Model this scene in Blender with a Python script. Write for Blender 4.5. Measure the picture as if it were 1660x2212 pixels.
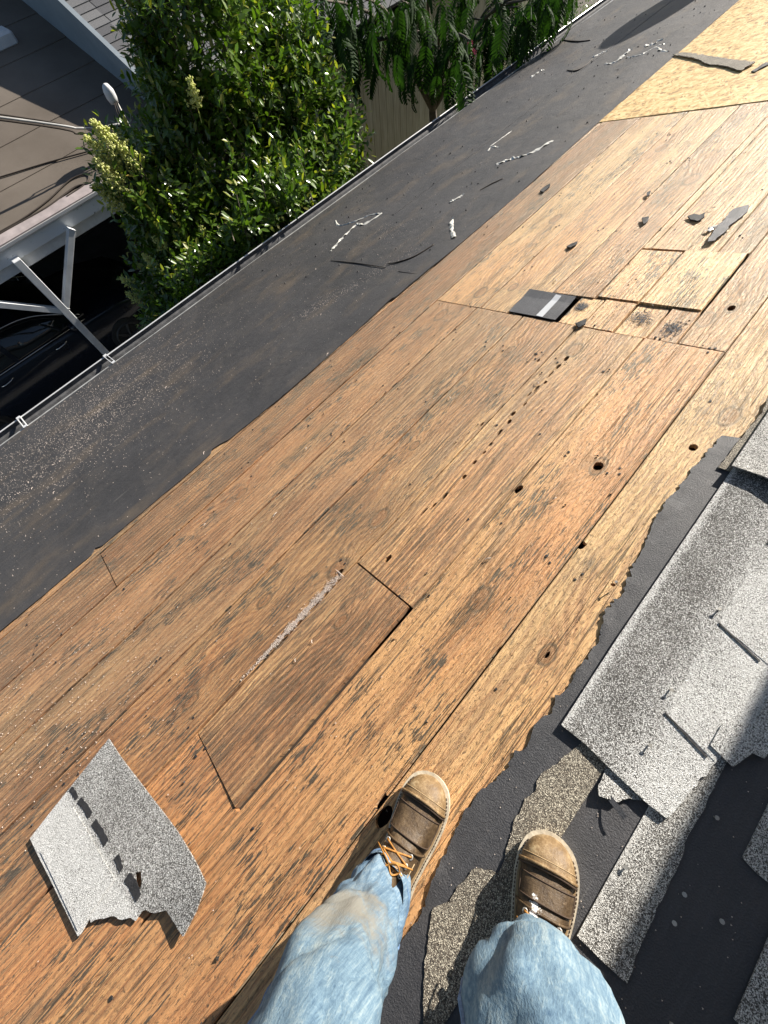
import bpy, bmesh, math, random
import numpy as np
from mathutils import Vector, Matrix, noise, geometry
R_ = math.radians
random.seed(7); rng = np.random.default_rng(11)
for o in list(bpy.data.objects): bpy.data.objects.remove(o)
sc = bpy.context.scene
COL = sc.collection

# ------------------------------------------------------------------ camera, sky, sun, exposure
TH = math.atan(4/12)                       # our roof has a 4-in-12 pitch
MR = Matrix.Translation((0, 0, 4.0)) @ Matrix.Rotation(-TH, 4, 'X')   # roof frame: x along eave, y down the slope, z off the roof
MR3 = MR.to_3x3()
cam = bpy.data.cameras.new('camera'); camo = bpy.data.objects.new('camera', cam); COL.objects.link(camo)
cu = Vector((0.6709953, -0.70225129, 0.23792527)); cd = Vector((-0.67968803, -0.45433642, 0.57584945)); cn = Vector((-0.2962929, -0.54810724, -0.7821694))
right = MR3 @ Vector((cu.x, cd.x, cn.x)); down = MR3 @ Vector((cu.y, cd.y, cn.y)); fwd = MR3 @ Vector((cu.z, cd.z, cn.z))
cm = Matrix((( right.x, -down.x, -fwd.x), (right.y, -down.y, -fwd.y), (right.z, -down.z, -fwd.z))).to_4x4()
cm.translation = MR @ Vector((0, 0, 1.2))
camo.matrix_world = cm
cam.sensor_fit = 'HORIZONTAL'; cam.sensor_width = 36; cam.lens = 829.65/1660*36
cam.clip_start = 0.02; cam.clip_end = 2000
sc.camera = camo
SUN_L = Vector((1, -0.19, math.tan(R_(23.5)))).normalized()      # towards the sun, roof frame
SUN = (MR3 @ SUN_L).normalized()
world = bpy.data.worlds.new('World'); sc.world = world; world.use_nodes = True
wn = world.node_tree.nodes; wl = world.node_tree.links
sky = wn.new('ShaderNodeTexSky'); sky.sky_type = 'NISHITA'; sky.sun_disc = False
sky.sun_elevation = math.asin(SUN.z); sky.sun_rotation = math.atan2(SUN.x, SUN.y)
wl.new(sky.outputs[0], wn['Background'].inputs[0]); wn['Background'].inputs[1].default_value = 0.05
sl = bpy.data.lights.new('sun', 'SUN'); sl.energy = 5.0; sl.angle = R_(0.5); sl.color = (1.0, 0.935, 0.84)
so = bpy.data.objects.new('sun', sl); COL.objects.link(so); so.rotation_euler = SUN.to_track_quat('Z', 'Y').to_euler(); so.location = (20, 2, 20)
sc.view_settings.view_transform = 'Standard'; sc.view_settings.look = 'None'; sc.view_settings.gamma = 1; sc.view_settings.exposure = 1.12
sc.view_settings.use_curve_mapping = False
sc.render.engine = 'CYCLES'

# ------------------------------------------------------------------ shader helpers
class G:
    def __init__(s, name):
        s.m = bpy.data.materials.new(name); s.m.use_nodes = True; s.t = s.m.node_tree; s.n = s.t.nodes; s.l = s.t.links
        s.b = s.n['Principled BSDF']
    def set(s, sock, v):
        if hasattr(v, 'is_output'): s.l.new(v, sock)
        elif v is not None:
            if isinstance(v, (tuple, list)) and len(v) == 3 and sock.type == 'RGBA': v = (*v, 1)
            sock.default_value = v
    def math(s, op, a, b=None, c=None, clamp=False):
        n = s.n.new('ShaderNodeMath'); n.operation = op; n.use_clamp = clamp
        for i, v in enumerate((a, b, c)):
            if v is not None: s.set(n.inputs[i], v)
        return n.outputs[0]
    def vm(s, op, a, b=None):
        n = s.n.new('ShaderNodeVectorMath'); n.operation = op; s.set(n.inputs[0], a)
        if b is not None: s.set(n.inputs['Scale' if op == 'SCALE' else 1], b)
        return n.outputs['Value' if op in ('LENGTH', 'DOT_PRODUCT', 'DISTANCE') else 0]
    def mix(s, f, a, b, bt='MIX'):
        n = s.n.new('ShaderNodeMix'); n.data_type = 'RGBA'; n.blend_type = bt
        s.set(n.inputs[0], f); s.set(n.inputs[6], a); s.set(n.inputs[7], b); return n.outputs[2]
    def ramp(s, f, st, interp='LINEAR'):
        n = s.n.new('ShaderNodeValToRGB'); r = n.color_ramp; r.interpolation = interp
        while len(r.elements) < len(st): r.elements.new(0.5)
        for e, (p, c) in zip(r.elements, st):
            e.position = p; e.color = (*c, 1) if isinstance(c, tuple) else (c, c, c, 1)
        s.set(n.inputs[0], f); return n.outputs[0]
    def sm(s, v, a, b, lo=0, hi=1):
        n = s.n.new('ShaderNodeMapRange'); n.interpolation_type = 'SMOOTHSTEP'
        for i, x in enumerate((v, a, b, lo, hi)): s.set(n.inputs[i], x)
        return n.outputs[0]
    def noise(s, v, sc_, det=3, rough=.55, dist=0):
        n = s.n.new('ShaderNodeTexNoise'); s.set(n.inputs['Vector'], v); n.inputs['Scale'].default_value = sc_
        n.inputs['Detail'].default_value = det; n.inputs['Roughness'].default_value = rough; n.inputs['Distortion'].default_value = dist
        return n.outputs[0]
    def vor(s, v, sc_, feat='F1', out='Distance', rnd=1):
        n = s.n.new('ShaderNodeTexVoronoi'); n.feature = feat; s.set(n.inputs['Vector'], v); n.inputs['Scale'].default_value = sc_
        n.inputs['Randomness'].default_value = rnd
        return n.outputs[out]
    def co(s, k='Object'): return s.n.new('ShaderNodeTexCoord').outputs[k]
    def mapv(s, v, scale=(1, 1, 1), loc=(0, 0, 0), rot=(0, 0, 0)):
        n = s.n.new('ShaderNodeMapping'); s.set(n.inputs[0], v); n.inputs[1].default_value = loc; n.inputs[2].default_value = rot; n.inputs[3].default_value = scale
        return n.outputs[0]
    def sep(s, v):
        n = s.n.new('ShaderNodeSeparateXYZ'); s.set(n.inputs[0], v); return n.outputs
    def rnd(s): return s.n.new('ShaderNodeObjectInfo').outputs['Random']
    def island(s): return s.n.new('ShaderNodeNewGeometry').outputs['Random Per Island']
    def bump(s, h, st=.5, dist=.005):
        n = s.n.new('ShaderNodeBump'); n.inputs['Strength'].default_value = st; n.inputs['Distance'].default_value = dist; s.set(n.inputs['Height'], h)
        s.l.new(n.outputs[0], s.b.inputs['Normal'])
    def done(s, col, rough=.7, spec=.5, metal=0):
        s.set(s.b.inputs['Base Color'], col); s.set(s.b.inputs['Roughness'], rough)
        s.set(s.b.inputs['Specular IOR Level'], spec); s.set(s.b.inputs['Metallic'], metal); return s.m

def plain(name, col, rough=.6, var=.25, sc_=8, spec=.5, metal=0, bump=0, bsc=80):
    g = G(name); c = g.co(); n = g.noise(c, sc_, 5, .6)
    dark = tuple(x*(1-var) for x in col); lite = tuple(min(1, x*(1+var)) for x in col)
    if bump: g.bump(g.noise(c, bsc, 4), bump, .004)
    return g.done(g.ramp(n, [(.3, dark), (.7, lite)]), rough, spec, metal)

KNOTS = [(0.333,0.880,.03),(0.698,1.014,.018),(-0.196,1.003,.022),(0.078,0.86,.03),(0.039,1.581,.02),(-0.634,1.390,.018),(-0.162,1.296,.014),
 (1.388,1.005,.022),(1.788,1.469,.03),(1.872,1.314,.022),(1.541,1.56,.03),(1.071,1.05,.016),(0.948,0.341,.026),(1.341,0.10,.03),(1.926,0.319,.022),
 (1.83,0.37,.03),(1.493,0.74,.03),(0.283,0.127,.02),(-0.592,0.923,.02),(3.05,0.94,.04),(3.5,1.3,.03),(2.6,1.5,.03),(0.3,.37,.03),(-.05,.69,.018)]
def wood(name, pale=0.0, tint=(1, 1, 1), knots=True, fleck=1.0, saw=0.0):
    g = G(name); c = g.co(); r = g.rnd()
    off = g.n.new('ShaderNodeCombineXYZ'); g.set(off.inputs[0], g.math('MULTIPLY', r, 37.0)); g.set(off.inputs[1], g.math('MULTIPLY', r, 11.0))
    p = g.vm('ADD', c, off.outputs[0]); x, y, z = g.sep(c)[:3]; px, py, pz = g.sep(p)[:3]
    warp = g.noise(g.mapv(p, (.7, 4, 1)), 1.0, 2, .5)
    warp2 = g.noise(g.mapv(p, (3.5, 14, 1)), 1.0, 2, .5)
    if knots:
        D = None
        for kx, ky, kr in KNOTS:
            v = g.vm('MULTIPLY', g.vm('SUBTRACT', c, (kx, ky, 0)), (.55/kr*.02, 1/kr*.02, 0))
            L = g.vm('LENGTH', v); D = L if D is None else g.math('MINIMUM', D, L)
        D = g.math('ADD', D, g.math('MULTIPLY', g.math('SUBTRACT', warp2, .5), .012))
        kinf = g.sm(D, .11, .015)
    else: D = 1.0; kinf = 0.0
    yb = g.math('ADD', g.math('MULTIPLY', py, 46.0), g.math('MULTIPLY', warp, 5.0))
    yb = g.math('ADD', yb, g.math('MULTIPLY', warp2, 1.6))
    if knots: yb = g.math('ADD', yb, g.math('MULTIPLY', g.math('DIVIDE', .04, g.math('ADD', D, .05)), 9.0))
    ring = g.math('SINE', g.math('MULTIPLY', yb, 6.283))
    ringc = g.math('MULTIPLY_ADD', ring, .5, .5)
    fib = g.noise(g.mapv(p, (3.0, 150, 1)), 1.0, 5, .75)
    fine = g.noise(g.mapv(p, (15, 290, 1)), 1.0, 4, .72)
    tone = g.noise(g.mapv(p, (2.2, 8, 1)), 1.0, 5, .65)
    v = g.math('ADD', g.math('MULTIPLY', fib, .50), g.math('MULTIPLY', ringc, .10))
    v = g.math('ADD', v, g.math('MULTIPLY', fine, .42))
    v = g.math('ADD', v, g.math('MULTIPLY', tone, .44))
    v = g.math('ADD', v, g.math('MULTIPLY', g.math('SUBTRACT', r, .5), .17))
    k = 1+pale
    col = g.ramp(v, [(.54, tuple(q*tint[i] for i, q in enumerate((.070, .034, .016)))), (.63, tuple(q*k*tint[i] for i, q in enumerate((.215, .101, .050)))), (.71, tuple(q*k*tint[i] for i, q in enumerate((.40, .205, .090)))), (.82, tuple(q*k*tint[i] for i, q in enumerate((.61, .365, .168))))])
    mf = g.noise(g.mapv(p, (15, 220, 1)), 1.0, 3, .65, .15)
    col = g.mix(g.sm(mf, .57, .64, 0, .55), col, (.075, .040, .022))
    # reddish / yellowish drift along and between boards
    hue = g.noise(g.mapv(p, (.55, 2.6, 1)), 1.0, 2, .5)
    col = g.mix(g.sm(hue, .40, .62, 0, .55), col, g.mix(1, col, (1.0, .80, .66), 'MULTIPLY'))
    col = g.mix(g.sm(hue, .56, .38, 0, .35), col, g.mix(1, col, (1.0, 1.12, 1.05), 'MULTIPLY'))
    # grey weather stains
    st = g.sm(g.noise(g.mapv(p, (1.7, 9, 1)), 1.0, 4, .65), .56, .74, 0, .55)
    col = g.mix(st, col, (.13, .085, .06))
    ln = g.noise(g.mapv(p, (.55, 34, 1)), 1.0, 3, .6)
    lm_ = g.math('MULTIPLY', g.sm(g.math('ABSOLUTE', g.math('SUBTRACT', ln, .5)), .016, .004), g.sm(g.noise(g.mapv(p, (1.3, 5, 1)), 1.0, 2, .5), .42, .56))
    col = g.mix(g.math('MULTIPLY', lm_, .8), col, (.05, .03, .02))
    band = g.noise(g.mapv(p, (.5, 17, 1)), 1.0, 3, .6)
    col = g.mix(g.sm(band, .52, .66, 0, .42), col, (.14, .075, .042)); col = g.mix(g.sm(band, .46, .34, 0, .35), col, g.mix(1, col, (1.35, 1.32, 1.22), 'MULTIPLY'))
    pit = g.noise(g.mapv(p, (75, 165, 1)), 1.0, 3, .65)
    pm = g.sm(pit, .57, .65, 0, .62)
    col = g.mix(g.sm(g.noise(g.mapv(p, (42, 85, 1)), 1.0, 3, .6), .54, .66, 0, .40), col, (.11, .055, .03))
    col = g.mix(pm, col, (.075, .040, .022))
    if saw:
        sw = g.math('SINE', g.math('MULTIPLY', g.math('ADD', px, g.math('MULTIPLY', py, .15)), 420.0))
        col = g.mix(g.math('MULTIPLY', g.sm(sw, .3, 1), .55), col, (.16, .075, .035))
    if knots:
        kc = g.sm(D, .022, .010); ke = g.math('MULTIPLY', g.sm(D, .024, .018), g.sm(D, .013, .018))
        col = g.mix(g.math('MULTIPLY', kinf, g.math('MULTIPLY', g.sm(ring, .2, .9), .45)), col, (.12, .05, .022))
        col = g.mix(g.math('MULTIPLY', kc, .7), col, (.22, .085, .03)); col = g.mix(g.math('MULTIPLY', ke, .8), col, (.06, .028, .015))
    # black felt residue, torn into short flecks along the grain, in patches
    patch = g.noise(g.mapv(p, (2.6, 7.5, 1)), 1.0, 3, .6)
    fl = g.noise(g.mapv(p, (15, 150, 1)), 1.0, 2, .6, .15)
    th = g.sm(patch, .43, .64, .68, .50)
    fm = g.sm(g.math('SUBTRACT', fl, th), .0, .035)
    fm = g.math('MULTIPLY', fm, .92*fleck)
    col = g.mix(fm, col, (.022, .021, .023))
    dots = g.sm(g.vor(g.mapv(p, (11, 16, 1)), 1.0), .055, .035)
    col = g.mix(g.math('MULTIPLY', dots, .85), col, (.02, .013, .010))
    h = g.math('ADD', g.math('MULTIPLY', fib, 1.1), g.math('MULTIPLY', ringc, .22))
    h = g.math('ADD', h, g.math('MULTIPLY', fine, .8)); h = g.math('ADD', h, g.math('MULTIPLY', fm, .35)); h = g.math('SUBTRACT', h, g.math('MULTIPLY', pm, .8)); h = g.math('SUBTRACT', h, g.math('MULTIPLY', lm_, 1.2))
    g.bump(h, .85, .005)
    g.b.inputs['Sheen Weight'].default_value = .22; g.b.inputs['Specular Tint'].default_value = (1, .86, .60, 1); g.b.inputs['Sheen Roughness'].default_value = .45; g.b.inputs['Sheen Tint'].default_value = (1, .84, .6, 1)
    return g.done(col, g.math('MULTIPLY_ADD', fine, .22, .34), 1.0)

def granules(name, white, grad=None, brown=.0, coord='Object', edge=None):
    """white: share of pale grains; grad=(vec,(a,b),w2): the share changes along vec from white at a to w2 at b"""
    g = G(name); c = g.co(coord)
    cell = g.vor(c, 640, out='Color'); s1 = g.sep(cell)[0]; s2 = g.sep(cell)[1]
    blot = g.noise(c, 60, 4, .7); big = g.noise(c, 7, 3, .6)
    w = white
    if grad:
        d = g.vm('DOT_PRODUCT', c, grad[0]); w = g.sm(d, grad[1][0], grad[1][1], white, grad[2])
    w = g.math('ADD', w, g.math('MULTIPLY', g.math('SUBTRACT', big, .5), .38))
    w = g.math('ADD', w, g.math('MULTIPLY', g.math('SUBTRACT', blot, .5), .35))
    if edge: w = g.math('ADD', w, g.sm(g.sep(c)[1], edge[0], edge[1], 0, .45))
    t = g.math('SUBTRACT', s1, g.math('SUBTRACT', 1.0, w))
    f = g.sm(t, -.22, .22)
    dark = g.ramp(s2, [(0, (.030, .029, .028)), (.6, (.085+brown*.04, .081+brown*.02, .075)), (1, (.17+brown*.06, .16+brown*.03, .145))])
    lite = g.ramp(s2, [(0, (.42, .415, .40)), (1, (.88, .88, .86))])
    if brown: lite = g.mix(brown, lite, g.mix(1, lite, (.95, .86, .68), 'MULTIPLY'))
    g.bump(g.math('ADD', g.vor(c, 640), g.math('MULTIPLY', blot, .4)), .9, .003)
    return g.done(g.mix(f, dark, lite), .75, .35)

def felt_mat(name, base, dust=.5):
    g = G(name); c = g.co(); x, y, z = g.sep(c)[:3]
    st = g.noise(g.mapv(c, (4, 60, 1), rot=(0, 0, .1)), 1, 4, .7); bl = g.noise(c, 1.3, 5, .65); fi = g.noise(c, 260, 3, .7); d2 = g.noise(g.mapv(c, (1.6, 4.5, 1)), 1, 5, .6)
    col = g.ramp(bl, [(.3, tuple(b*.75 for b in base)), (.7, tuple(b*1.25 for b in base))])
    col = g.mix(g.sm(st, .45, .75, 0, .35), col, tuple(b*2.0 for b in base))
    col = g.mix(g.math('MULTIPLY', g.sm(d2, .50, .72), dust), col, (.115, .088, .062)); col = g.mix(g.sm(g.noise(c, 3.1, 5, .7), .45, .75, 0, .5*min(1, dust*2)), col, (.085, .074, .064))
    col = g.mix(g.sm(fi, .52, .8, 0, .5), col, tuple(b*2.4 for b in base))
    scr = g.sm(g.noise(g.mapv(c, (3, 70, 1), rot=(0, 0, -.5)), 1, 2, .5), .70, .78, 0, .35)
    col = g.mix(scr, col, (.2, .19, .17))
    g.bump(g.math('ADD', fi, g.math('MULTIPLY', g.noise(c, 6, 4), 3)), .5, .006)
    return g.done(col, g.math('MULTIPLY_ADD', bl, .2, .5), .5)

M = {}
M['wood'] = wood('weathered_board'); M['wood_saw'] = wood('saw_marked_board', saw=1, fleck=1.0, knots=False, tint=(.80, .72, .72)); M['wood_pale'] = wood('paler_board', pale=.08, fleck=.6)
M['wood_patch'] = wood('patch_board_wood', pale=.22, knots=False, fleck=1.25); M['wood_red'] = wood('reddish_board', tint=(.98, .84, .76)); M['wood_brown'] = wood('brown_board', tint=(.90, .84, .80)); M['wood_grey'] = wood('greyed_board', tint=(.72, .68, .72))
g = G('oriented_strand_board'); c = g.co(); wv = g.vm('ADD', c, g.vm('SCALE', g.n.new('ShaderNodeTexNoise').outputs['Color'], .0))
wn_ = g.n.new('ShaderNodeTexNoise'); g.l.new(c, wn_.inputs[0]); wn_.inputs['Scale'].default_value = 9; wv = g.vm('ADD', c, g.vm('SCALE', wn_.outputs['Color'], .09))
v1 = g.vor(g.mapv(wv, (20, 60, 1), rot=(0, 0, .5)), 1, out='Color'); v2 = g.vor(g.mapv(wv, (55, 24, 1), rot=(0, 0, -.3)), 1, out='Color')
s_ = g.math('ADD', g.math('MULTIPLY', g.sep(v1)[0], .5), g.math('MULTIPLY', g.sep(v2)[0], .5)); s_ = g.math('ADD', g.math('MULTIPLY', s_, .7), g.math('MULTIPLY', g.noise(g.mapv(wv, (40, 140, 1)), 1, 4, .7), .35))
g.bump(s_, .7, .004); M['osb'] = g.done(g.ramp(s_, [(.2, (.24, .13, .045)), (.40, (.54, .34, .125)), (.58, (.72, .495, .21)), (.85, (.82, .62, .32))]), .5, .45)
M['felt'] = felt_mat('roofing_felt', (.041, .039, .040), .75); M['torn_felt'] = felt_mat('torn_felt_paper', (.038, .038, .042), .12)
M['felt_grey'] = felt_mat('smooth_grey_felt', (.055, .056, .062), .0)
M['gran_big'] = granules('shingle_granules', .25, ((0, -1, 0), (.07, .22), .80), edge=(-.012, .008)); M['gran_old'] = granules('old_shingle_granules', .24, brown=.9)
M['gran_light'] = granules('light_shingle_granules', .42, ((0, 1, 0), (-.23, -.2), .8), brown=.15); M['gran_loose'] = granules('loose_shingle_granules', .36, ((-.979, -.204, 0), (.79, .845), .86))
M['gran_dark'] = granules('plain_shingle_granules', .48, brown=.1); M['gran_tab'] = granules('tab_granules', .74); M['gran_tab2'] = granules('tab_granules_dark', .60)
M['tar'] = plain('asphalt_tar', (.022, .021, .022), .7, .4, 60, bump=.6, bsc=200); M['attic'] = plain('dark_attic_boards', (.05, .035, .025), .9)
M['white_metal'] = plain('white_aluminium', (.58, .59, .60), .35, .08, 5); M['dirty_metal'] = plain('dirty_aluminium', (.33, .33, .32), .5, .35, 12)
M['nail'] = plain('nail_steel', (.42, .40, .36), .45, .3, 90, metal=.6); M['film'] = plain('plastic_release_film', (.62, .60, .54), .35, .25, 40)
M['dust'] = plain('pale_granules', (.55, .47, .41), .8, .5, 300); M['twig'] = plain('dry_twig', (.035, .025, .018), .8)
M['rustc'] = plain('rust_flake', (.5, .28, .10), .7)

# ------------------------------------------------------------------ mesh helpers
def new(name, mesh, mat=None, parent=None, M4=None):
    o = bpy.data.objects.new(name, mesh); COL.objects.link(o)
    if mat and mesh is not None and not mesh.materials: mesh.materials.append(mat)
    if parent is not None: o.parent = parent
    if M4 is not None: o.matrix_world = M4 if parent is None else M4
    return o
def tag(o, label, cat, group=None):
    o['label'] = label; o['category'] = cat
    if group: o['group'] = group
    return o
def kind(o, k): o['kind'] = k; return o
def me_from(name, v, f, smooth=False):
    m = bpy.data.meshes.new(name); m.from_pydata([tuple(p) for p in v], [], f); m.update()
    if smooth: m.polygons.foreach_set('use_smooth', [True]*len(m.polygons))
    return m
def me_bm(name, bm, smooth=False):
    bmesh.ops.recalc_face_normals(bm, faces=bm.faces)
    m = bpy.data.meshes.new(name); bm.to_mesh(m); bm.free()
    if smooth: m.polygons.foreach_set('use_smooth', [True]*len(m.polygons))
    return m
def empty(name, M4=None):
    o = bpy.data.objects.new(name, None); COL.objects.link(o); o.empty_display_size = .1
    if M4 is not None: o.matrix_world = M4
    return o
def box_me(name, a, b, bev=.0):
    bm = bmesh.new(); bmesh.ops.create_cube(bm, size=1)
    for v in bm.verts: v.co = Vector([a[i]+(v.co[i]+.5)*(b[i]-a[i]) for i in range(3)])
    if bev: bmesh.ops.bevel(bm, geom=bm.edges[:], offset=bev, segments=1, affect='EDGES')
    return me_bm(name, bm)
def beam_me(name, p, q, w, h, up=(0, 0, 1), bev=.004):
    p = Vector(p); q = Vector(q); t = (q-p); L = t.length; t.normalize(); s = t.cross(Vector(up)).normalized(); n = s.cross(t)
    bm = bmesh.new(); bmesh.ops.create_cube(bm, size=1)
    for v in bm.verts: v.co = p + t*(v.co.x+.5)*L + s*v.co.y*w + n*v.co.z*h
    bmesh.ops.bevel(bm, geom=bm.edges[:], offset=bev, segments=1, affect='EDGES')
    return me_bm(name, bm)
def tube_vf(pts, r, seg=6, cap=True):
    pts = [Vector(p) for p in pts]; rs = r if isinstance(r, (list, tuple)) else [r]*len(pts)
    V = []; F = []; prev = None
    for i, p in enumerate(pts):
        t = (pts[min(i+1, len(pts)-1)]-pts[max(i-1, 0)])
        t = t.normalized() if t.length > 1e-9 else Vector((0, 0, 1))
        a = prev if prev is not None else (Vector((0, 0, 1)) if abs(t.z) < .9 else Vector((1, 0, 0)))
        s = (a - t*a.dot(t)).normalized(); prev = s; b = t.cross(s)
        for k in range(seg):
            an = 2*math.pi*k/seg; V.append(p + (s*math.cos(an)+b*math.sin(an))*rs[i])
    for i in range(len(pts)-1):
        for k in range(seg):
            k2 = (k+1) % seg; F.append((i*seg+k, i*seg+k2, (i+1)*seg+k2, (i+1)*seg+k))
    if cap: F.append(tuple(range(seg))[::-1]); F.append(tuple((len(pts)-1)*seg+k for k in range(seg)))
    return V, F
def tube_me(name, pts, r, seg=6): return me_from(name, *tube_vf(pts, r, seg), smooth=True)
def join_vf(parts):
    V = []; F = []
    for v, f in parts:
        o = len(V); V += list(v); F += [tuple(i+o for i in q) for q in f]
    return V, F
def spline(pts, n=6):
    pts = [Vector(p) for p in pts]; out = []
    for i in range(len(pts)-1):
        p0 = pts[max(i-1, 0)]; p1 = pts[i]; p2 = pts[i+1]; p3 = pts[min(i+2, len(pts)-1)]
        for k in range(n):
            t = k/n; out.append(.5*((2*p1)+(p2-p0)*t+(2*p0-5*p1+4*p2-p3)*t*t+(3*p1-p0-3*p2+p3)*t**3))
    out.append(pts[-1]); return out
def roughen(pts, amp=.004, step=.012, seed=0, closed=False, sel=None):
    out = []; n = len(pts); rg = random.Random(seed)
    for i in range(n if closed else n-1):
        a = Vector((*pts[i], 0)); b = Vector((*pts[(i+1) % n], 0)); L = (b-a).length
        k = max(1, int(L/step)) if (sel is None or sel(i)) else 1
        t = (b-a).normalized() if L else Vector((1, 0, 0)); s = Vector((-t.y, t.x, 0))
        for j in range(k):
            p = a.lerp(b, j/k)
            if j and k > 1: p += s*(rg.uniform(-amp, amp)*(.15+2.2*abs(nz(p.x*9, p.y*9, seed)))+amp*1.6*nz(p.x*22, p.y*22, seed+5)) + t*rg.uniform(-.35, .35)*L/k
            out.append((p.x, p.y))
    if not closed: out.append(tuple(pts[-1]))
    return out
def sheet_me(name, outline, thick=.004, zf=None, step=.06, z0=.0, hole=None):
    """flat cut-out with real thickness, gridded so that it can curl by zf(x,y)"""
    bm = bmesh.new()
    loops = [[Vector((x, y, 0)) for x, y in outline]] + ([[Vector((x, y, 0)) for x, y in hole]] if hole else [])
    vs = [bm.verts.new(p) for l in loops for p in l]
    for t in geometry.tessellate_polygon(loops):
        try: bm.faces.new([vs[i] for i in t])
        except ValueError: pass
    if step:
        xs = [p[0] for p in outline]; ys = [p[1] for p in outline]
        for lo, hi, ax in ((min(xs), max(xs), 0), (min(ys), max(ys), 1)):
            k = math.floor(lo/step)*step+step
            while k < hi:
                co = Vector((0, 0, 0)); co[ax] = k; no = Vector((0, 0, 0)); no[ax] = 1
                bmesh.ops.bisect_plane(bm, geom=bm.verts[:]+bm.edges[:]+bm.faces[:], plane_co=co, plane_no=no, dist=1e-6); k += step
    bmesh.ops.recalc_face_normals(bm, faces=bm.faces)
    if bm.faces and sum(f.normal.z for f in bm.faces) < 0: bmesh.ops.reverse_faces(bm, faces=bm.faces[:])
    top = bm.faces[:]
    r = bmesh.ops.extrude_face_region(bm, geom=top)
    nv = [e for e in r['geom'] if isinstance(e, bmesh.types.BMVert)]
    for v in nv: v.co.z += thick
    for v in bm.verts: v.co.z += z0 + (zf(v.co.x, v.co.y) if zf else 0)
    return me_bm(name, bm)
def roofobj(name, mesh, mat, label, cat, group=None): return tag(new(name, mesh, mat, None, MR), label, cat, group)
def nz(x, y, z=0, s=1): return noise.noise(Vector((x*s, y*s, z)))

# ================================================================== STRUCTURE: our roof deck
deck = new('roof_deck', box_me('roof_deck', (-5, -4, -.30), (11, 4.02, -.10)), M['attic'], None, MR); kind(deck, 'structure')
def plank_me(x0, x1, y0, y1, z=0, t=.02, seed=0, tilt=0, gap=.0032, rise=(0, 0)):
    rg = random.Random(seed); n = max(2, int((x1-x0)/.09)); V = []; F = []
    for i in range(n+1):
        x = x0+(x1-x0)*i/n; e0 = y0+gap+nz(x, y0, seed, 1.7)*.0018; e1 = y1-gap+nz(x, y1, seed+9, 1.7)*.0018; f = i/n
        zz = z+nz(x, seed*3.1, 2, .8)*.0014+rise[0]*(1-f)+rise[1]*f; c = .0022; cup = .0012
        V += [(x, e0, zz-t), (x, e0, zz-c), (x, e0+c, zz-tilt), (x, (e0+e1)/2, zz-cup), (x, e1-c, zz+tilt), (x, e1, zz-c), (x, e1, zz-t)]
    for i in range(n):
        for k in range(7):
            k2 = (k+1) % 7; F.append((i*7+k, (i+1)*7+k, (i+1)*7+k2, i*7+k2))
    F.append(tuple(range(7))); F.append(tuple(n*7+k for k in range(7))[::-1])
    m = me_from('plank', V, F); bm = bmesh.new(); bm.from_mesh(m); bmesh.ops.recalc_face_normals(bm, faces=bm.faces); bm.to_mesh(m); bm.free(); return m
planks = {}
rows = [(-.055, .235), (.235, .525), (.525, .815), (.815, 1.105), (1.105, 1.395), (1.395, 1.69), (1.69, 1.98), (1.98, 2.27)]
def P(key, x0, x1, y0, y1, mat='wood', **k):
    o = new('plank', plank_me(x0, x1, y0, y1, seed=len(planks)+1, **k), M[mat], deck); planks[key] = o; return o
P('r0', -2.2, 4.05, -.055, .235, 'wood_pale', gap=.003)
P('rm', -2.2, 4.05, -.35, -.06, 'wood')
P('r1', -2.2, 1.652, .235, .525, 'wood_red', gap=.0028)
P('r2a', -2.2, -.622, .525, .815, 'wood_red', z=-.001); P('r2b', -.618, .138, .533, .812, 'wood_pale', z=.001, rise=(.001, .006), tilt=-.002); P('r2c', .145, 1.650, .525, .815, 'wood_pale')
P('r3', -2.2, 1.652, .815, 1.105, 'wood_brown'); P('r4', -2.2, 1.652, 1.105, 1.395, 'wood_grey'); P('r5', -2.2, 1.652, 1.395, 1.69, 'wood_grey')
P('r6a', -2.2, -.646, 1.69, 1.985, 'wood_saw'); P('r6b', -.641, 4.05, 1.69, 1.98, 'wood_saw', z=.002, gap=.003)
P('r7a', -2.2, 1.0, 1.985, 2.27, 'wood'); P('r7b', 1.0, 4.05, 1.985, 2.27, 'wood')
P('s1', 1.657, 4.048, .235, .400, 'wood_pale', gap=.002); P('s1b', 2.33, 4.048, .402, .525, 'wood', gap=.004)
P('s2', 2.33, 4.048, .525, .815, 'wood_pale'); P('s3', 1.875, 4.048, .856, 1.075, 'wood'); P('s3c', 2.33, 4.048, .815, .856, 'wood')
P('s4', 1.86, 4.048, 1.075, 1.375, 'wood_pale'); P('s4b', 1.658, 1.86, 1.203, 1.375, 'wood_pale'); P('s5', 1.657, 4.048, 1.375, 1.69, 'wood')
def patch(x0, x1, y0, y1, z, **k): return new('patch_board', plank_me(x0, x1, y0, y1, z=z, seed=40+len(deck.children), gap=.0025, **k), M['wood_patch'], deck)
patch(1.888, 2.308, .660, .852, .002); patch(1.886, 2.318, .409, .657, .003, rise=(0, .003))
patch(1.662, 1.872, .805, .922, -.004); patch(1.66, 1.874, .660, .802, -.001); patch(1.662, 1.876, .521, .656, -.006); patch(1.66, 1.879, .405, .517, -.003)
new('osb_panel', box_me('osb_panel', (4.056, -.9, -.012), (6.50, 2.35, .004), .002), M['osb'], deck)
new('osb_panel', box_me('osb_panel', (6.503, -.9, -.012), (8.95, 2.35, .004), .002), M['osb'], deck)
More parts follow.
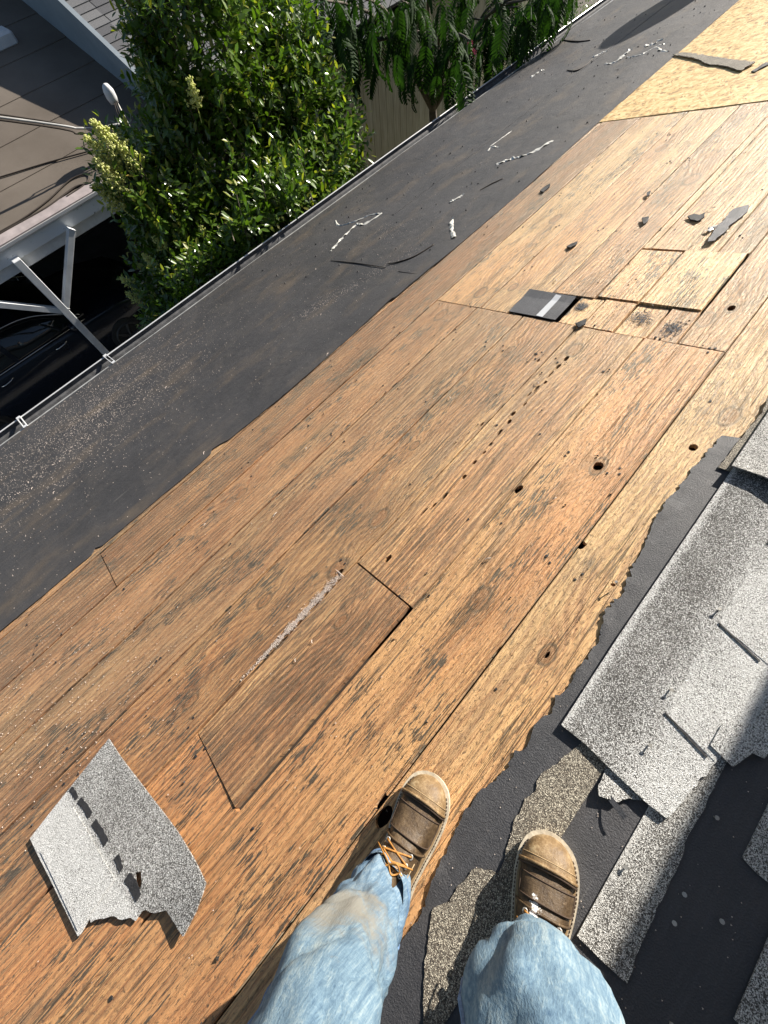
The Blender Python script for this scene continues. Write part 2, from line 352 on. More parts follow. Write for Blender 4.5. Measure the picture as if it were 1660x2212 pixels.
# knot holes and rot pits cut through the boards
def cut(key, spots):
    bm = bmesh.new(); rg = random.Random(len(key)+len(spots))
    for x, y, rx, ry, dep in spots:
        n = 11; ring = []
        for k in range(n):
            a = 2*math.pi*k/n; q = rg.uniform(.82, 1.15) if ry < .012 else rg.uniform(.95, 1.05)
            ring.append((x+math.cos(a)*rx*q, y+math.sin(a)*ry*q))
        lo = [bm.verts.new((a, b, -dep)) for a, b in ring]; hi = [bm.verts.new((a, b, .03)) for a, b in ring]
        bm.faces.new(lo[::-1]); bm.faces.new(hi)
        for k in range(n): bm.faces.new((lo[k], lo[(k+1) % n], hi[(k+1) % n], hi[k]))
    co = bpy.data.objects.new('cut', me_bm('cut', bm)); COL.objects.link(co)
    o = planks[key]; md = o.modifiers.new('b', 'BOOLEAN'); md.operation = 'DIFFERENCE'; md.object = co; md.solver = 'EXACT'; md.use_self = True
    co.matrix_world = MR; bpy.context.view_layer.update()
    me2 = bpy.data.meshes.new_from_object(o.evaluated_get(bpy.context.evaluated_depsgraph_get()))
    o.modifiers.clear(); o.data = me2; bpy.data.objects.remove(co)
cut('r1', [(.98, .398, .07, .0012, .02), (1.14, .392, .08, .0013, .02), (1.34, .396, .09, .0013, .02), (1.54, .39, .09, .0014, .02), (-.98, .382, .08, .0014, .02), (-1.14, .376, .07, .0012, .02), (.948, .341, .021, .016, .05), (.725, .512, .022, .011, .05), (-.30, .238, .025, .008, .03)])
cut('r0', [(1.159, .135, .017, .013, .05), (.641, .228, .017, .011, .05), (.283, .127, .012, .005, .05), (.571, .095, .006, .006, .01), (-.315, .212, .030, .016, .05)])
cut('s1', [(1.926, .319, .021, .013, .05)])
cut('r2c', [(x, y, random.uniform(.012, .026), random.uniform(.004, .0095), .03) for x, y in
  [(0.500,0.733),(0.454,0.746),(0.556,0.724),(0.670,0.719),(0.749,0.729),(0.811,0.726),(0.227,0.723),(0.860,0.731),(1.429,0.741),(1.371,0.743),(1.313,0.746),(1.214,0.750),(1.111,0.740),(1.041,0.750),(0.996,0.738),(0.930,0.737),(1.17,.757),(1.26,.738)]]+[(.62, .722, .05, .0015, .02), (.90, .733, .06, .0015, .02), (1.16, .742, .07, .0015, .02), (1.36, .75, .05, .0014, .02), (.36, .732, .04, .0012, .02)])
cut('r3', [(.070, .838, .02, .008, .03), (1.376, .845, .014, .005, .03), (.934, .83, .016, .005, .03)])
# nails left in the deck (far too many small heads to pick apart)
parts = []
for i in range(150):
    x = random.choice([-1.04, -.63, .14, .55, .96, 1.4, 1.65, 2.06, 2.5, 2.9, 3.3, 3.7])+random.uniform(-.03, .03); y = random.choice(rows[:7]); y = random.choice((y[0]+random.uniform(.03, .07), y[1]-random.uniform(.03, .07)))
    parts.append(tube_vf([(x, y, -.004), (x, y, .0025)], random.uniform(.0035, .005), 6))
kind(new('nail_heads', me_from('nail_heads', *join_vf(parts)), M['tar'], deck), 'stuff')

# ------------------------------------------------------------------ felt on the lower roof
def fz(x, y): return .0015+.010*max(0, nz(x*.6, y, 3, 1.5))+.006*max(0, .25-abs(nz(x*.5, y*1.4, 6, 1.6)))+.0025*max(0, nz(x, y*2, 8, 3.2))
edge = [(8.9,2.05),(6.65,2.03),(4.09,2.01),(2.84,1.972),(2.0,1.985),(1.595,1.988),(1.58,2.006),(1.555,2.006),(1.2,1.99),(.58,1.983),(.214,2.0),(.144,2.029),(.107,2.037),(.09,2.015),(0.011,2.006),(-.3,2.012),(-.62,2.02),(-.652,2.045),(-.68,2.02),(-1.2,2.028),(-2.4,2.03)]
edge = roughen(edge, .0022, .03, 3)
roofobj('underlayment_felt', sheet_me('underlayment_felt', edge+[(-2.4, 4.06), (8.9, 4.06)], .003, fz, .12, .001), M['felt'], 'dark grey roofing felt laid along the lower edge of the roof by the gutter', 'roofing felt')
roofobj('felt_overlap_strip', sheet_me('felt_overlap_strip', roughen([(8.9, 2.90), (4.2, 2.955), (2.6, 2.96), (2.6, 2.99), (4.2, 2.985), (8.9, 2.93)], .002, .08, 5, True), .0022, lambda x, y: fz(x, y)+.0035, .12, .001), M['felt'], 'narrow lapped felt seam running along the upper part of the dark felt', 'felt seam')
# ------------------------------------------------------------------ torn felt and shingles round the boots
TORN = [(1.240,0.086),(1.208,0.090),(1.188,0.091),(1.153,0.094),(1.108,0.097),(1.083,0.101),(1.042,0.099),(0.988,0.106),(0.955,0.104),(0.925,0.108),(0.890,0.109),(0.857,0.107),(0.814,0.102),(0.786,0.096),(0.750,0.093),(0.724,0.085),(0.695,0.082),(0.666,0.080),(0.628,0.074),(0.591,0.069),(0.568,0.061),(0.538,0.063),(0.530,0.074),(0.512,0.075),(0.478,0.069),(0.450,0.060),(0.416,0.049),(0.376,0.049),(0.331,0.048),(0.286,0.048),(0.251,0.046),(0.213,0.048),(0.178,0.046),(0.146,0.051),(0.101,0.055),(0.068,0.046),(0.037,0.051),(0.006,0.056),(-0.029,0.058),(-0.074,0.065),(-0.108,0.074),(-0.141,0.069),(-0.173,0.071),(-0.202,0.069),(-0.222,0.064),(-0.252,0.055),(-0.290,0.054),(-0.320,0.046),(-0.350,0.038),(-0.381,0.029),(-0.413,0.029),(-0.437,0.031),(-0.468,0.027),(-0.501,0.019)]
# shingle course left under the top right corner
roofobj('shingle_strip', sheet_me('shingle_strip', roughen([(1.10, .045), (1.235,0.041),(1.296,0.037),(1.329,0.033),(1.368,0.031),(1.435,0.038),(1.60,0.036), (2.2, .03)], .003, .012, 8)+[(2.2, -.3), (1.10, -.3)], .004, None, .1, .0085), M['gran_old'], 'thin dark torn shingle strip at the right edge above the grey felt', 'shingle', 'shingles left on the roof')
tf = roughen(TORN, .006, .008, 4)
i55 = max(i for i, p in enumerate(tf) if p[0] > .44)
roofobj('torn_felt_strip', sheet_me('torn_felt_strip', [(1.252, .040)]+tf+[(-.9, -.02), (-2.2, -.1), (-2.2, -.9), (1.2, -.9), (1.2, .0)], .003, lambda x, y: .0015*nz(x, y, 5, 6)+.006*max(0, nz(x, y, 2, 14))*max(0, min(1, (y-.02)/.03)), .03, .0018), M['torn_felt'], 'black torn felt with ragged edge lying between planks and shingles around the boots', 'roofing felt')
OLDL = [(0.151,-0.044),(0.101,-0.030),(0.075,-0.028),(0.034,-0.012),(0.021,-0.012),(-0.007,-0.021),(-0.044,-0.014),(-0.069,-0.019),(-0.089,-0.017),(-0.118,-0.028),(-0.147,-0.035),(-0.181,-0.046),(-0.193,-0.046),(-0.201,-0.031),(-0.214,-0.015),(-0.232,-0.002),(-0.251,-0.003),(-0.277,0.003),(-0.297,0.001),(-0.310,-0.001),(-0.330,0.010),(-0.345,0.017),(-0.371,0.004),(-0.400,-0.012),(-0.419,-0.022),(-0.454,-0.050),(-0.489,-0.078),(-.56,-.1),(-.8,-.09)]
roofobj('shingle_strip', sheet_me('shingle_strip', [(.30, -.05)]+roughen(OLDL, .003, .009, 6)+[(-.8, -.104), (.30, -.107)], .004, None, .06, .005), M['gran_old'], 'brownish torn shingle strip running under the right boot', 'shingle', 'shingles left on the roof')
LIGHT = [(0.30,-0.204),(-0.022,-0.205),(-0.155,-0.207),(-0.151,-0.257),(-0.145,-0.299),(-0.117,-0.297),(-0.080,-0.292),(-0.007,-0.287),(0.066,-0.287),(0.161,-0.279),(0.34,-0.278)]
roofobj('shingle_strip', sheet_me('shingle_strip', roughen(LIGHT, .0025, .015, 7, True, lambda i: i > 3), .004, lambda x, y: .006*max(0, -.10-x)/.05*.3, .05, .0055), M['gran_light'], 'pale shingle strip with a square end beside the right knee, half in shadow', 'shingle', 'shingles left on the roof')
roofobj('shingle_strip', sheet_me('shingle_strip', [(1.6, -.356), (.178, -.359), (.172, -.383), (.171, -.47), (1.6, -.47)], .0045, None, .1, .006), M['gran_dark'], 'shaded shingle with a square corner at the right edge of the picture', 'shingle', 'shingles left on the roof')
roofobj('shingle_strip', sheet_me('shingle_strip', [(.30, -.425), (-.052, -.430), (-.047, -.56), (.168, -.56), (.168, -.475), (.30, -.475)], .0045, None, .1, .0115), M['gran_dark'], 'shaded shingle in the bottom right corner', 'shingle', 'shingles left on the roof')
# the large laminated shingle: base plus raised tabs with the slots between them
bigo = [(2.4, .012), (1.18, .012), (.43, .014), (.153, .010), (.154, -.051), (.147, -.106), (.139, -.196), (.141, -.235)]+roughen([(.141, -.235), (.154, -.240), (.178, -.243), (.229, -.250), (.312, -.262)], .003, .01, 9)[1:]+[(.44, -.30), (2.4, -.30)]
bigz = lambda x, y: .004*max(0, 1-(x-.14)/.10)+.0012*nz(x, y, 1, 7)
big = roofobj('laminated_shingle', sheet_me('laminated_shingle', bigo, .0045, bigz, .05, .0105), M['gran_big'], 'large pale granule-covered shingle with slots, right of the boots in full sun', 'shingle', 'shingles left on the roof')
def tab(x0, x1, x2, x3, ya, yb, m, j): new('shingle_tab', sheet_me('shingle_tab', roughen([(x0, ya), (x1, yb), (x2, yb), (x3, ya)], .0008, .02, j, True), .0012, lambda x, y: bigz(x, y), .05, .0148), M[m], big)
tab(.335, .306, .50, .53, -.146, -.2585, 'gran_tab', 1); tab(.613, .575, .78, .80, -.146, -.262, 'gran_tab', 2); tab(.90, .88, 1.1, 1.12, -.146, -.262, 'gran_tab2', 3); tab(1.2, 1.18, 1.5, 1.52, -.146, -.262, 'gran_tab', 4)
for k, (x0, y0, x1, y1) in enumerate(((.333, -.146, .303, -.245), (.612, -.146, .572, -.245), (.90, -.146, .878, -.25))):
    new('slot', sheet_me('slot', [(x0-.002, y0), (x0+.0022, y0), (x1+.0026, y1), (x1-.0024, y1)], .0012, bigz, .03, .0164), M['tar'], big)
low = roofobj('laminated_shingle', sheet_me('laminated_shingle', [(2.4, -.285), (.43, -.285), (.385, -.240), (.330, -.240), (.318, -.287), (.369, -.303), (.374, -.322), (.43, -.330), (2.4, -.335)], .0026, None, .08, .0175), M['gran_tab2'], 'lower lapped shingle course with stepped tabs at the edge of the big shadow', 'shingle', 'shingles left on the roof')
# the lapped course above, its corner curling up
roofobj('curled_shingle', sheet_me('curled_shingle', [(2.4, .016), (1.10, .018), (1.10, .0), (1.098, -.06), (1.085, -.12), (1.08, -.28), (2.4, -.28)], .005, lambda x, y: .018*max(0, (1.18-x)/.1)**2 if x < 1.18 else 0, .04, .021), M['gran_dark'], 'shingle with a curled left edge at the right border above the large shingle', 'shingle', 'shingles left on the roof')
# torn flap and hanging strip
roofobj('torn_shingle_flap', sheet_me('torn_shingle_flap', roughen([(.150, -.106), (.101, -.112), (.082, -.122), (.088, -.134), (.100, -.157), (.124, -.170), (.136, -.188), (.150, -.195)], .002, .008, 11, True), .004, lambda x, y: .012*max(0, (.14-x)/.06), .02, .006), M['gran_dark'], 'small torn shingle flap at the end of the large shingle', 'shingle')
sv = []
for i in range(7):
    t = i/6; cx = .097-.014*t; cy = -.134-.044*t; z = .014+.016*math.sin(t*1.7)
    for w in (-1, 1): sv.append((cx+w*.0055, cy-w*.002, z+.0015*w))
roofobj('felt_curl', me_from('felt_curl', sv+[(a, b, c_-.0015) for a, b, c_ in sv], [(2*i, 2*i+1, 2*i+3, 2*i+2) for i in range(6)]+[(14+2*i+2, 14+2*i+3, 14+2*i+1, 14+2*i) for i in range(6)]+[(0, 12, 26, 14), (1, 15, 27, 13)][:0]), M['felt_grey'], 'short grey strip curling up from the torn flap by the large shingle', 'felt scrap')
# ------------------------------------------------------------------ loose shingle lying on the planks
LOOSE = [(-0.877,1.059),(-0.862,0.976),(-0.828,0.826),(-0.797,0.694),(-0.776,0.601),(-0.761,0.521),(-0.752,0.451),(-0.768,0.439),(-0.799,0.423),(-0.851,0.410),(-0.859,0.439),(-0.867,0.471),(-0.872,0.490),(-0.892,0.503),(-0.909,0.516),(-0.928,0.540),(-0.950,0.542),(-0.957,0.539),(-0.967,0.556),(-0.990,0.571),(-1.001,0.588),(-1.023,0.607),(-1.050,0.626),(-1.068,0.634),(-1.070,0.645),(-1.109,0.636),(-1.148,0.802),(-1.192,0.995),(-1.122,1.012),(-1.039,1.027)]
lo = roughen(LOOSE, .0022, .008, 12, True, lambda i: 8 < i < 25)
lz = lambda x, y: .004+.020*max(0, (.62-y)/.2)*max(0, min(1, (x+.95)/.18))+.003*max(0, nz(x, y, 4, 7))
loose = roofobj('loose_shingle', sheet_me('loose_shingle', lo, .0045, lz, .03, .002, [(-0.923,0.636),(-0.907,0.623),(-0.914,0.596),(-0.928,0.585),(-0.932,0.603)]), M['gran_loose'], 'loose torn shingle, half pale and half dark, on the planks left of the boots', 'shingle')
def dab(pts, nm='tar_dab', mat='tar', z=.0052): new(nm, sheet_me(nm, roughen(pts, .002, .006, len(pts), True), .0012, lz, .03, .002+z-.0006), M[mat], loose)
def along(a, b, w):
    a = Vector(a); b = Vector(b); t = (b-a).normalized(); s = Vector((-t.y, t.x))*w
    return [tuple(a+s), tuple(a.lerp(b, .5)+s*1.3), tuple(b+s*.8), tuple(b-s), tuple(a.lerp(b, .4)-s*.8), tuple(a-s)]
for a, b, w in (((-1.037, 1.022), (-1.024, .972), .006), ((-1.020, .962), (-.998, .885), .009), ((-.994, .859), (-.974, .771), .010), ((-.960, .715), (-.955, .672), .008), ((-.946, .645), (-.931, .575), .011)): dab(along(a, b, w))
new('shingle_tab', sheet_me('shingle_tab', [(-1.165, .925), (-1.042, .958), (-1.016, .845), (-.978, .668), (-1.06, .652), (-1.105, .648)], .0022, lz, .03, .0068), M['gran_loose'], loose)
# ------------------------------------------------------------------ small things on the deck
fl_ = roofobj('metal_flashing', sheet_me('metal_flashing', [(1.660, .934), (1.663, 1.198), (1.858, 1.201), (1.848, .936)], .002, lambda x, y: .006*max(0, (x-1.80)/.05), .04, .0035), M['felt_grey'], 'dark flashing plate with a white stripe set into the plank joint', 'flashing')
new('white_stripe', sheet_me('white_stripe', [(1.662, 1.004), (1.665, 1.040), (1.842, 1.040), (1.838, 1.008)], .0012, lambda x, y: .006*max(0, (x-1.80)/.05), .04, .006), M['white_metal'], fl_)
def scrap(nm, pts, mat, label, cat, zf=None, th=.004, z=.004, grp=None, amp=.004): return roofobj(nm, sheet_me(nm, roughen(pts, amp, .02, len(label), True), th, zf, .05, z), M[mat], label, cat, grp)
OSBS = [(5.328,2.042),(5.317,1.956),(5.004,1.566),(4.748,1.252),(4.636,1.294),(4.728,1.392),(4.851,1.517),(4.887,1.589),(5.036,1.722),(5.192,1.889)]
scrap('shingle_scrap', OSBS, 'gran_old', 'long torn shingle scrap lying on the yellow strand board', 'shingle scrap', lambda x, y: .004+.006*nz(x, y, 2, 3), .006, .006, amp=.008)
scrap('tar_scrap', [(2.727,0.557),(2.688,0.604),(2.612,0.608),(2.501,0.606),(2.446,0.601),(2.384,0.592),(2.396,0.568),(2.450,0.561),(2.504,0.558),(2.595,0.553),(2.661,0.537)], 'felt_grey', 'largest dark tar scrap on the planks, with a shred of white film', 'tar scrap', lambda x, y: .005+.006*nz(x, y, 2, 9), .005, .006, 'tar scraps on the planks')
for nm, pts, lab in (('a', [(2.627,0.779),(2.647,0.760),(2.638,0.730),(2.667,0.715),(2.619,0.700),(2.580,0.714),(2.598,0.753)], 'crumpled black tar scrap on the planks left of the largest scrap'),
  ('b', [(2.600,0.990),(2.611,0.959),(2.570,0.945),(2.539,0.951)], 'black tar chip with a pale scratch below it, between plank joints'),
  ('c', [(2.288,1.244),(2.320,1.239),(2.344,1.211),(2.314,1.200),(2.271,1.210)], 'black tar chip on the planks above the striped flashing'),
  ('d', [(2.938,1.819),(2.999,1.824),(3.039,1.803),(2.996,1.783),(2.925,1.784)], 'black tar chip on the edge plank beside the felt'),
  ('e', [(2.88,1.098),(2.90,1.085),(2.852,1.070),(2.840,1.079)], 'tiny black tar chip on a plank joint below the strand board'),
  ('f', [(4.60, 1.22), (4.72, 1.18), (4.70, 1.14), (4.58, 1.19)], 'thin dark chip next to the long scrap on the strand board'),
  ('g', [(1.655, .83), (1.70, .80), (1.66, .785), (1.63, .80)], 'black tar chip stuck in the joint below the striped flashing')):
    scrap('tar_scrap', pts, 'tar', lab, 'tar scrap', lambda x, y: .008*nz(x, y, 6, 14), .006, .005, 'tar scraps on the planks')
RESIDUE = [(1.74, .455, .055, .035, 'black granular tar residue at the right end of the patch boards'), (1.785, .595, .05, .045, 'grey tar smear in the middle of the lower patch boards'), (1.835, .745, .025, .05, 'grey tar smear at the left end of the lower patch boards'), (1.80, .88, .03, .03, 'small grey tar smear between flashing and patch boards')]
# plastic film strips
def film(pts, w, label, seed, mat='film', nm='film_strip', lift=.016):
    rg = random.Random(seed); pl = spline([(x+rg.uniform(-.012, .012), y+rg.uniform(-.012, .012), .004) for x, y in pts], 7); V = []
    for i, p in enumerate(pl):
        t = pl[min(i+1, len(pl)-1)]-pl[max(i-1, 0)]; s = Vector((-t.y, t.x, 0)).normalized()
        w_ = w*.8; z = .003+lift*.6*abs(nz(i*.55, seed, 3)); tw = nz(i*.4, seed, 9)*1.6; ww = w_*rg.uniform(.4, 1.1)
        V += [p+s*ww*math.cos(tw)+Vector((0, 0, z+ww*math.sin(tw)*.8)), p+Vector((0, 0, z+.004)), p-s*ww*math.cos(tw)+Vector((0, 0, max(.002, z-ww*math.sin(tw)*.8)))]
    n = len(pl); F = []
    for i in range(n-1):
        for k in range(2): F.append((3*i+k, 3*i+k+1, 3*i+k+4, 3*i+k+3))
    V2 = [v-Vector((0, 0, .0008)) for v in V]; F2 = [tuple(a+len(V) for a in reversed(f)) for f in F]
    return roofobj(nm, me_from(nm, V+V2, F+F2), M[mat], label, 'plastic film' if nm == 'film_strip' else 'twig', 'release film strips on the felt' if nm == 'film_strip' else 'twigs on the felt')
FT = 'release film strip on the dark felt'
film([(2.019,3.158),(2.133,3.218),(2.294,3.258),(2.434,3.270),(2.46,3.19),(2.624,3.149)], .022, 'largest crumpled white film strip on the felt by the leafy tree', 1)
film([(2.477,3.640),(2.42,3.509),(2.473,3.360),(2.592,3.275),(2.624,3.149)], .014, 'curved white film strip ending in a hook beside the leafy tree', 2)
film([(2.576,2.300),(2.438,2.199),(2.309,2.092)], .022, 'short film strip lying next to the plank edge', 3)
film([(3.712,2.817),(3.781,2.839),(3.775,2.730)], .018, 'small bent film strip in the middle of the felt', 4)
film([(3.800,2.853),(3.929,2.833),(4.090,2.824)], .008, 'thin film thread trailing from the small bent strip', 5)
film([(3.416,2.516),(3.484,2.471),(3.531,2.387),(3.617,2.284),(3.785,2.236)], .026, 'long twisted film strip near the plank edge, with a white tip', 6)
film([(5.497,2.729),(5.487,2.631),(5.665,2.622),(5.785,2.616)], .03, 'crumpled film strip at the left of the far white tangle', 7)
film([(5.557,2.536),(5.545,2.404),(5.678,2.359),(5.703,2.281)], .02, 'thin film strip through the middle of the far white tangle', 8)
film([(5.774,2.490),(5.777,2.405),(5.871,2.380)], .04, 'whitest crumpled film strip at the top of the far tangle', 9, lift=.04)
film([(5.693,2.351),(5.526,2.230),(5.461,2.129)], .02, 'film strip pointing to the strand board from the far tangle', 10)
film([(5.815,3.015),(5.898,2.969),(5.931,2.917)], .02, 'short film strip halfway up the far felt', 11)
film([(2.802,2.516),(2.862,2.505),(2.943,2.481)], .018, 'short stubby film strip near the dark twig', 12)
film([(5.583,3.578),(5.719,3.579),(5.773,3.548)], .035, 'white film scrap lying in the shadow of the feathery tree', 13)
film([(2.499,0.630),(2.537,0.604),(2.512,0.562)], .02, 'shred of white film on the largest tar scrap', 14)
def twig(pts, r, label): return tag(new('twig', tube_me('twig', spline([(x, y, .010+.004*abs(nz(x*7, y*7))) for x, y in pts], 5), [r*.6*(.5+.5*math.sin(3.1*i/(5*(len(pts)-1)))) for i in range(5*(len(pts)-1)+1)], 5), M['twig'], None, MR), label, 'twig', 'twigs and rips on the felt')
twig([(6.892,4.0),(6.748,3.85),(6.565,3.591),(6.493,3.416)], .012, 'long dark twig on the far felt near the gutter'); twig([(5.562,3.156),(5.470,3.008),(5.552,2.962),(5.754,2.982)], .010, 'bent dark twig on the felt below the feathery tree')
twig([(2.978,2.357),(3.071,2.327),(3.162,2.271)], .006, 'short straight twig on the felt beside the plank edge'); twig([(1.930,2.386),(1.963,2.313),(2.052,2.227),(2.212,2.181)], .008, 'black curled felt sliver next to the granule trail')
twig([(1.884,3.012),(1.893,2.709),(1.885,2.36)], .0055, 'long straight black rip crossing the middle of the felt'); twig([(1.861,2.216),(1.858,2.1),(1.862,2.010)], .004, 'short black rip meeting the plank edge')
twig([(.555, -.117), (.562, -.13), (.55, -.142), (.53, -.145)], .0045, 'small curled tar worm lying on the large shingle')
# nails standing in the shingles
nm_ = join_vf([tube_vf([(0, 0, -.004), (0, 0, .010)], .0018, 6), tube_vf([(0, 0, .010), (0, 0, .0118)], .0042, 8)])
nailme = me_from('roofing_nail', *nm_); nailme.materials.append(M['nail'])
NL = [(0.644,-0.133,'by the upper slot of the large shingle'),(0.387,-0.132,'above the middle slot of the large shingle'),(0.245,-0.151,'left of the middle slot of the large shingle'),(0.209,-0.300,'in the big shadow beside the pale strip'),(0.048,-0.312,'in the shadow right of the pale strip'),(-0.005,-0.318,'in the shadow near the square end of the pale strip'),(0.058,-0.370,'in the shadow below the corner shingle'),(0.008,-0.220,'on the pale strip beside the right boot'),(-0.135,-0.369,'at the bottom edge in deep shadow'),(0.571,0.088,'at the torn edge of the planks')]
for i, (x, y, w) in enumerate(NL):
    o = new('roofing_nail', nailme); o.matrix_world = MR @ Matrix.Translation((x, y, .016 if x > .2 and y > -.25 else .006)) @ Matrix.Rotation(random.uniform(-.4, .4), 4, 'X')
    tag(o, 'roofing nail standing '+w, 'nail', 'nails standing in the shingles')
# granule and crumb litter
def grains(name, pts, r0, r1, mat, label, cat, flat=1):
    T = np.array([(1, 0, -.4), (-.5, .87, -.4), (-.5, -.87, -.4), (0, 0, .8)]); n = len(pts)
    V = np.zeros((n, 4, 3)); a = rng.uniform(0, 6.28, n); s = rng.uniform(r0, r1, n)
    for k in range(4):
        x, y, z = T[k]; V[:, k, 0] = pts[:, 0]+s*(x*np.cos(a)-y*np.sin(a)); V[:, k, 1] = pts[:, 1]+s*(x*np.sin(a)+y*np.cos(a)); V[:, k, 2] = pts[:, 2]+s*(z+.4)*flat
    F = [(4*i+p, 4*i+q, 4*i+t) for i in range(n) for p, q, t in ((0, 2, 1), (0, 1, 3), (1, 2, 3), (2, 0, 3))]
    o = roofobj(name, me_from(name, V.reshape(-1, 3).tolist(), F), M[mat], label, cat); return kind(o, 'stuff')
pts = np.concatenate([np.c_[rng.normal(-.35, .55, 6000), rng.normal(3.40, .36, 6000)], np.c_[rng.uniform(-1.3, 2.5, 1300), rng.uniform(2.05, 4.0, 1300)], np.c_[(lambda t: np.c_[1.2+t*1.0+rng.normal(0, .05, 700), 2.62-t*.35+rng.normal(0, .05, 700)])(rng.uniform(0, 1, 700))], np.c_[rng.normal(2.35, .12, 250), rng.normal(2.75, .12, 250)], np.c_[rng.uniform(2.5, 6.5, 500), rng.uniform(2.1, 3.9, 500)]])
pts = pts[(pts[:, 1] > 2.05) & (pts[:, 1] < 4.03) & (pts[:, 0] > -1.6)]
grains('granule_litter', np.c_[pts, np.array([fz(a, b)+.0035 for a, b in pts])], .0012, .0031, 'dust', 'pale loose granules scattered over the dark felt', 'granules')
p2 = np.concatenate([np.c_[rng.normal(-.95, .25, 500), rng.normal(1.35, .22, 500)], np.c_[rng.uniform(-1.3, 1.6, 350), rng.uniform(.3, 1.95, 350)], np.c_[(lambda t: np.c_[-.42+t*.49, .828+rng.normal(0, .006, 2600)*(.35+t)*(.5+np.abs(np.sin(t*23)))])(np.clip(rng.normal(.62, .26, 2600), 0, 1))]])
grains('granule_litter', np.c_[p2, np.full(len(p2), .002)], .001, .0026, 'dust', 'pale loose granules scattered over the near planks and along one joint', 'granules')
p3 = np.c_[rng.uniform(1.5, 7.5, 230), rng.uniform(2.05, 3.95, 230)]; grains('tar_crumbs', np.c_[p3, np.full(len(p3), .008)], .003, .010, 'tar', 'black tar crumbs scattered over the far felt', 'crumbs')
p4 = np.c_[rng.uniform(-1.2, 4, 160), rng.uniform(.1, 1.95, 160)]; grains('tar_crumbs', np.c_[p4, np.full(len(p4), .002)], .002, .006, 'tar', 'black tar crumbs scattered over the planks', 'crumbs')
p5 = np.c_[rng.uniform(-.5, 1.2, 420), rng.uniform(-.5, .04, 420)]; grains('granule_litter', np.c_[p5, np.full(len(p5), .0065)], .0008, .0018, 'dust', 'loose granules on the black felt around the boots', 'granules')
for x, y, sx, sy, lb in RESIDUE:
    q = np.c_[x+np.clip(rng.normal(0, .5, 330), -1, 1)*sx, y+np.clip(rng.normal(0, .5, 330), -1, 1)*sy]; grains('tar_residue', np.c_[q, np.array([.0006+(.003 if yy > .66 and xx > 1.88 else -.0032) for xx, yy in q])], .0015, .0045, 'felt_grey', lb, 'tar residue', .25)
# short splinters of wood
sp = []
for i in range(46):
    x = random.uniform(-1.1, 3.5); y = random.uniform(.15, 3.7); a = random.uniform(-1.2, 1.2); L = random.uniform(.008, .028)
    sp.append(tube_vf([(x, y, .006), (x+L*.5*math.cos(a), y+L*.5*math.sin(a), .010), (x+L*math.cos(a), y+L*math.sin(a), .006)], .0014, 4))
kind(roofobj('wood_splinters', me_from('wood_splinters', *join_vf(sp)), M['dust'], 'short pale wood splinters scattered over planks and felt', 'splinters'), 'stuff')

# ------------------------------------------------------------------ gutter
gy = 4.06*math.cos(TH); gz = 4.0-4.06*math.sin(TH)
gut = empty('gutter', Matrix.Translation((0, gy, gz))); tag(gut, 'white aluminium gutter along the lower edge of the felt-covered roof', 'gutter')
prof = [(-.005, .005), (.03, -.006), (.032, -.10), (.11, -.10), (.135, -.055), (.150, -.04), (.150, -.002), (.140, .004), (.132, .0), (.132, -.005), (.145, -.007), (.145, -.038), (.131, -.051), (.107, -.095), (.037, -.095), (.036, -.012), (-.003, -.002)]
def extr(name, prof, x0, x1, n=1):
    V = []; F = []; k = len(prof)
    for i in range(n+1): V += [(x0+(x1-x0)*i/n, a, b+.004*nz(i*.6, 3)) for a, b in prof]
    for i in range(n):
        for j in range(k): F.append((i*k+j, i*k+(j+1) % k, (i+1)*k+(j+1) % k, (i+1)*k+j))
    m = me_from(name, V, F); bm = bmesh.new(); bm.from_mesh(m); bmesh.ops.recalc_face_normals(bm, faces=bm.faces); bm.to_mesh(m); bm.free(); return m
new('trough', extr('trough', [(.032, -.10), (.11, -.10), (.135, -.055), (.150, -.04), (.150, -.002), (.144, .004), (.138, .0), (.138, -.004), (.145, -.006), (.146, -.038), (.131, -.052), (.108, -.097), (.036, -.097)], -4, 9, 26), M['white_metal'], gut)
new('shade_grime_lining', extr('shade_grime_lining', [(.1385, -.007), (.1445, -.0085), (.1445, -.037), (.1295, -.050), (.1065, -.0945), (.037, -.0945), (.036, -.012), (.0345, -.012), (.0345, -.0965), (.1075, -.0965), (.1305, -.0515), (.1455, -.0375), (.1455, -.0065)], -4, 9, 26), plain('gutter_shade_grime', (.085, .085, .088), .8, .5, 14, bump=.4), gut)  # added lining, its dark colour stands for shade and dirt inside the trough
new('drip_edge', extr('drip_edge', [(-.10, .034), (-.02, .0085), (.034, -.008), (.036, -.04), (.033, -.04), (.030, -.010), (-.02, .0065), (-.10, .032)], -4, 9, 26), M['dirty_metal'], gut)
hme = join_vf([beam for beam in []]); hb = bmesh.new()
for a, b in (((-.016, .0, -.006), (-.011, .145, .006)), ((.011, .0, -.006), (.016, .145, .006)), ((-.016, -.0, -.004), (.016, .02, .0075)), ((-.016, .125, -.004), (.016, .147, .0075))):
    r = bmesh.ops.create_cube(hb, size=1)
    for v in r['verts']: v.co = Vector([a[i]+(v.co[i]+.5)*(b[i]-a[i]) for i in range(3)])
hme = me_bm('hanger', hb); hme.materials.append(M['white_metal'])
for i, x in enumerate((-3.3, -1.57, -.72, .13)):
    o = new('hanger', hme, None, gut); o.location = (x, 0, .008); o.rotation_euler = (0, 0, random.uniform(-.08, .08))
lp = np.c_[rng.uniform(-3, 8, 900), rng.uniform(.04, .12, 900), rng.uniform(-.095, -.085, 900)]
V = []; F = []
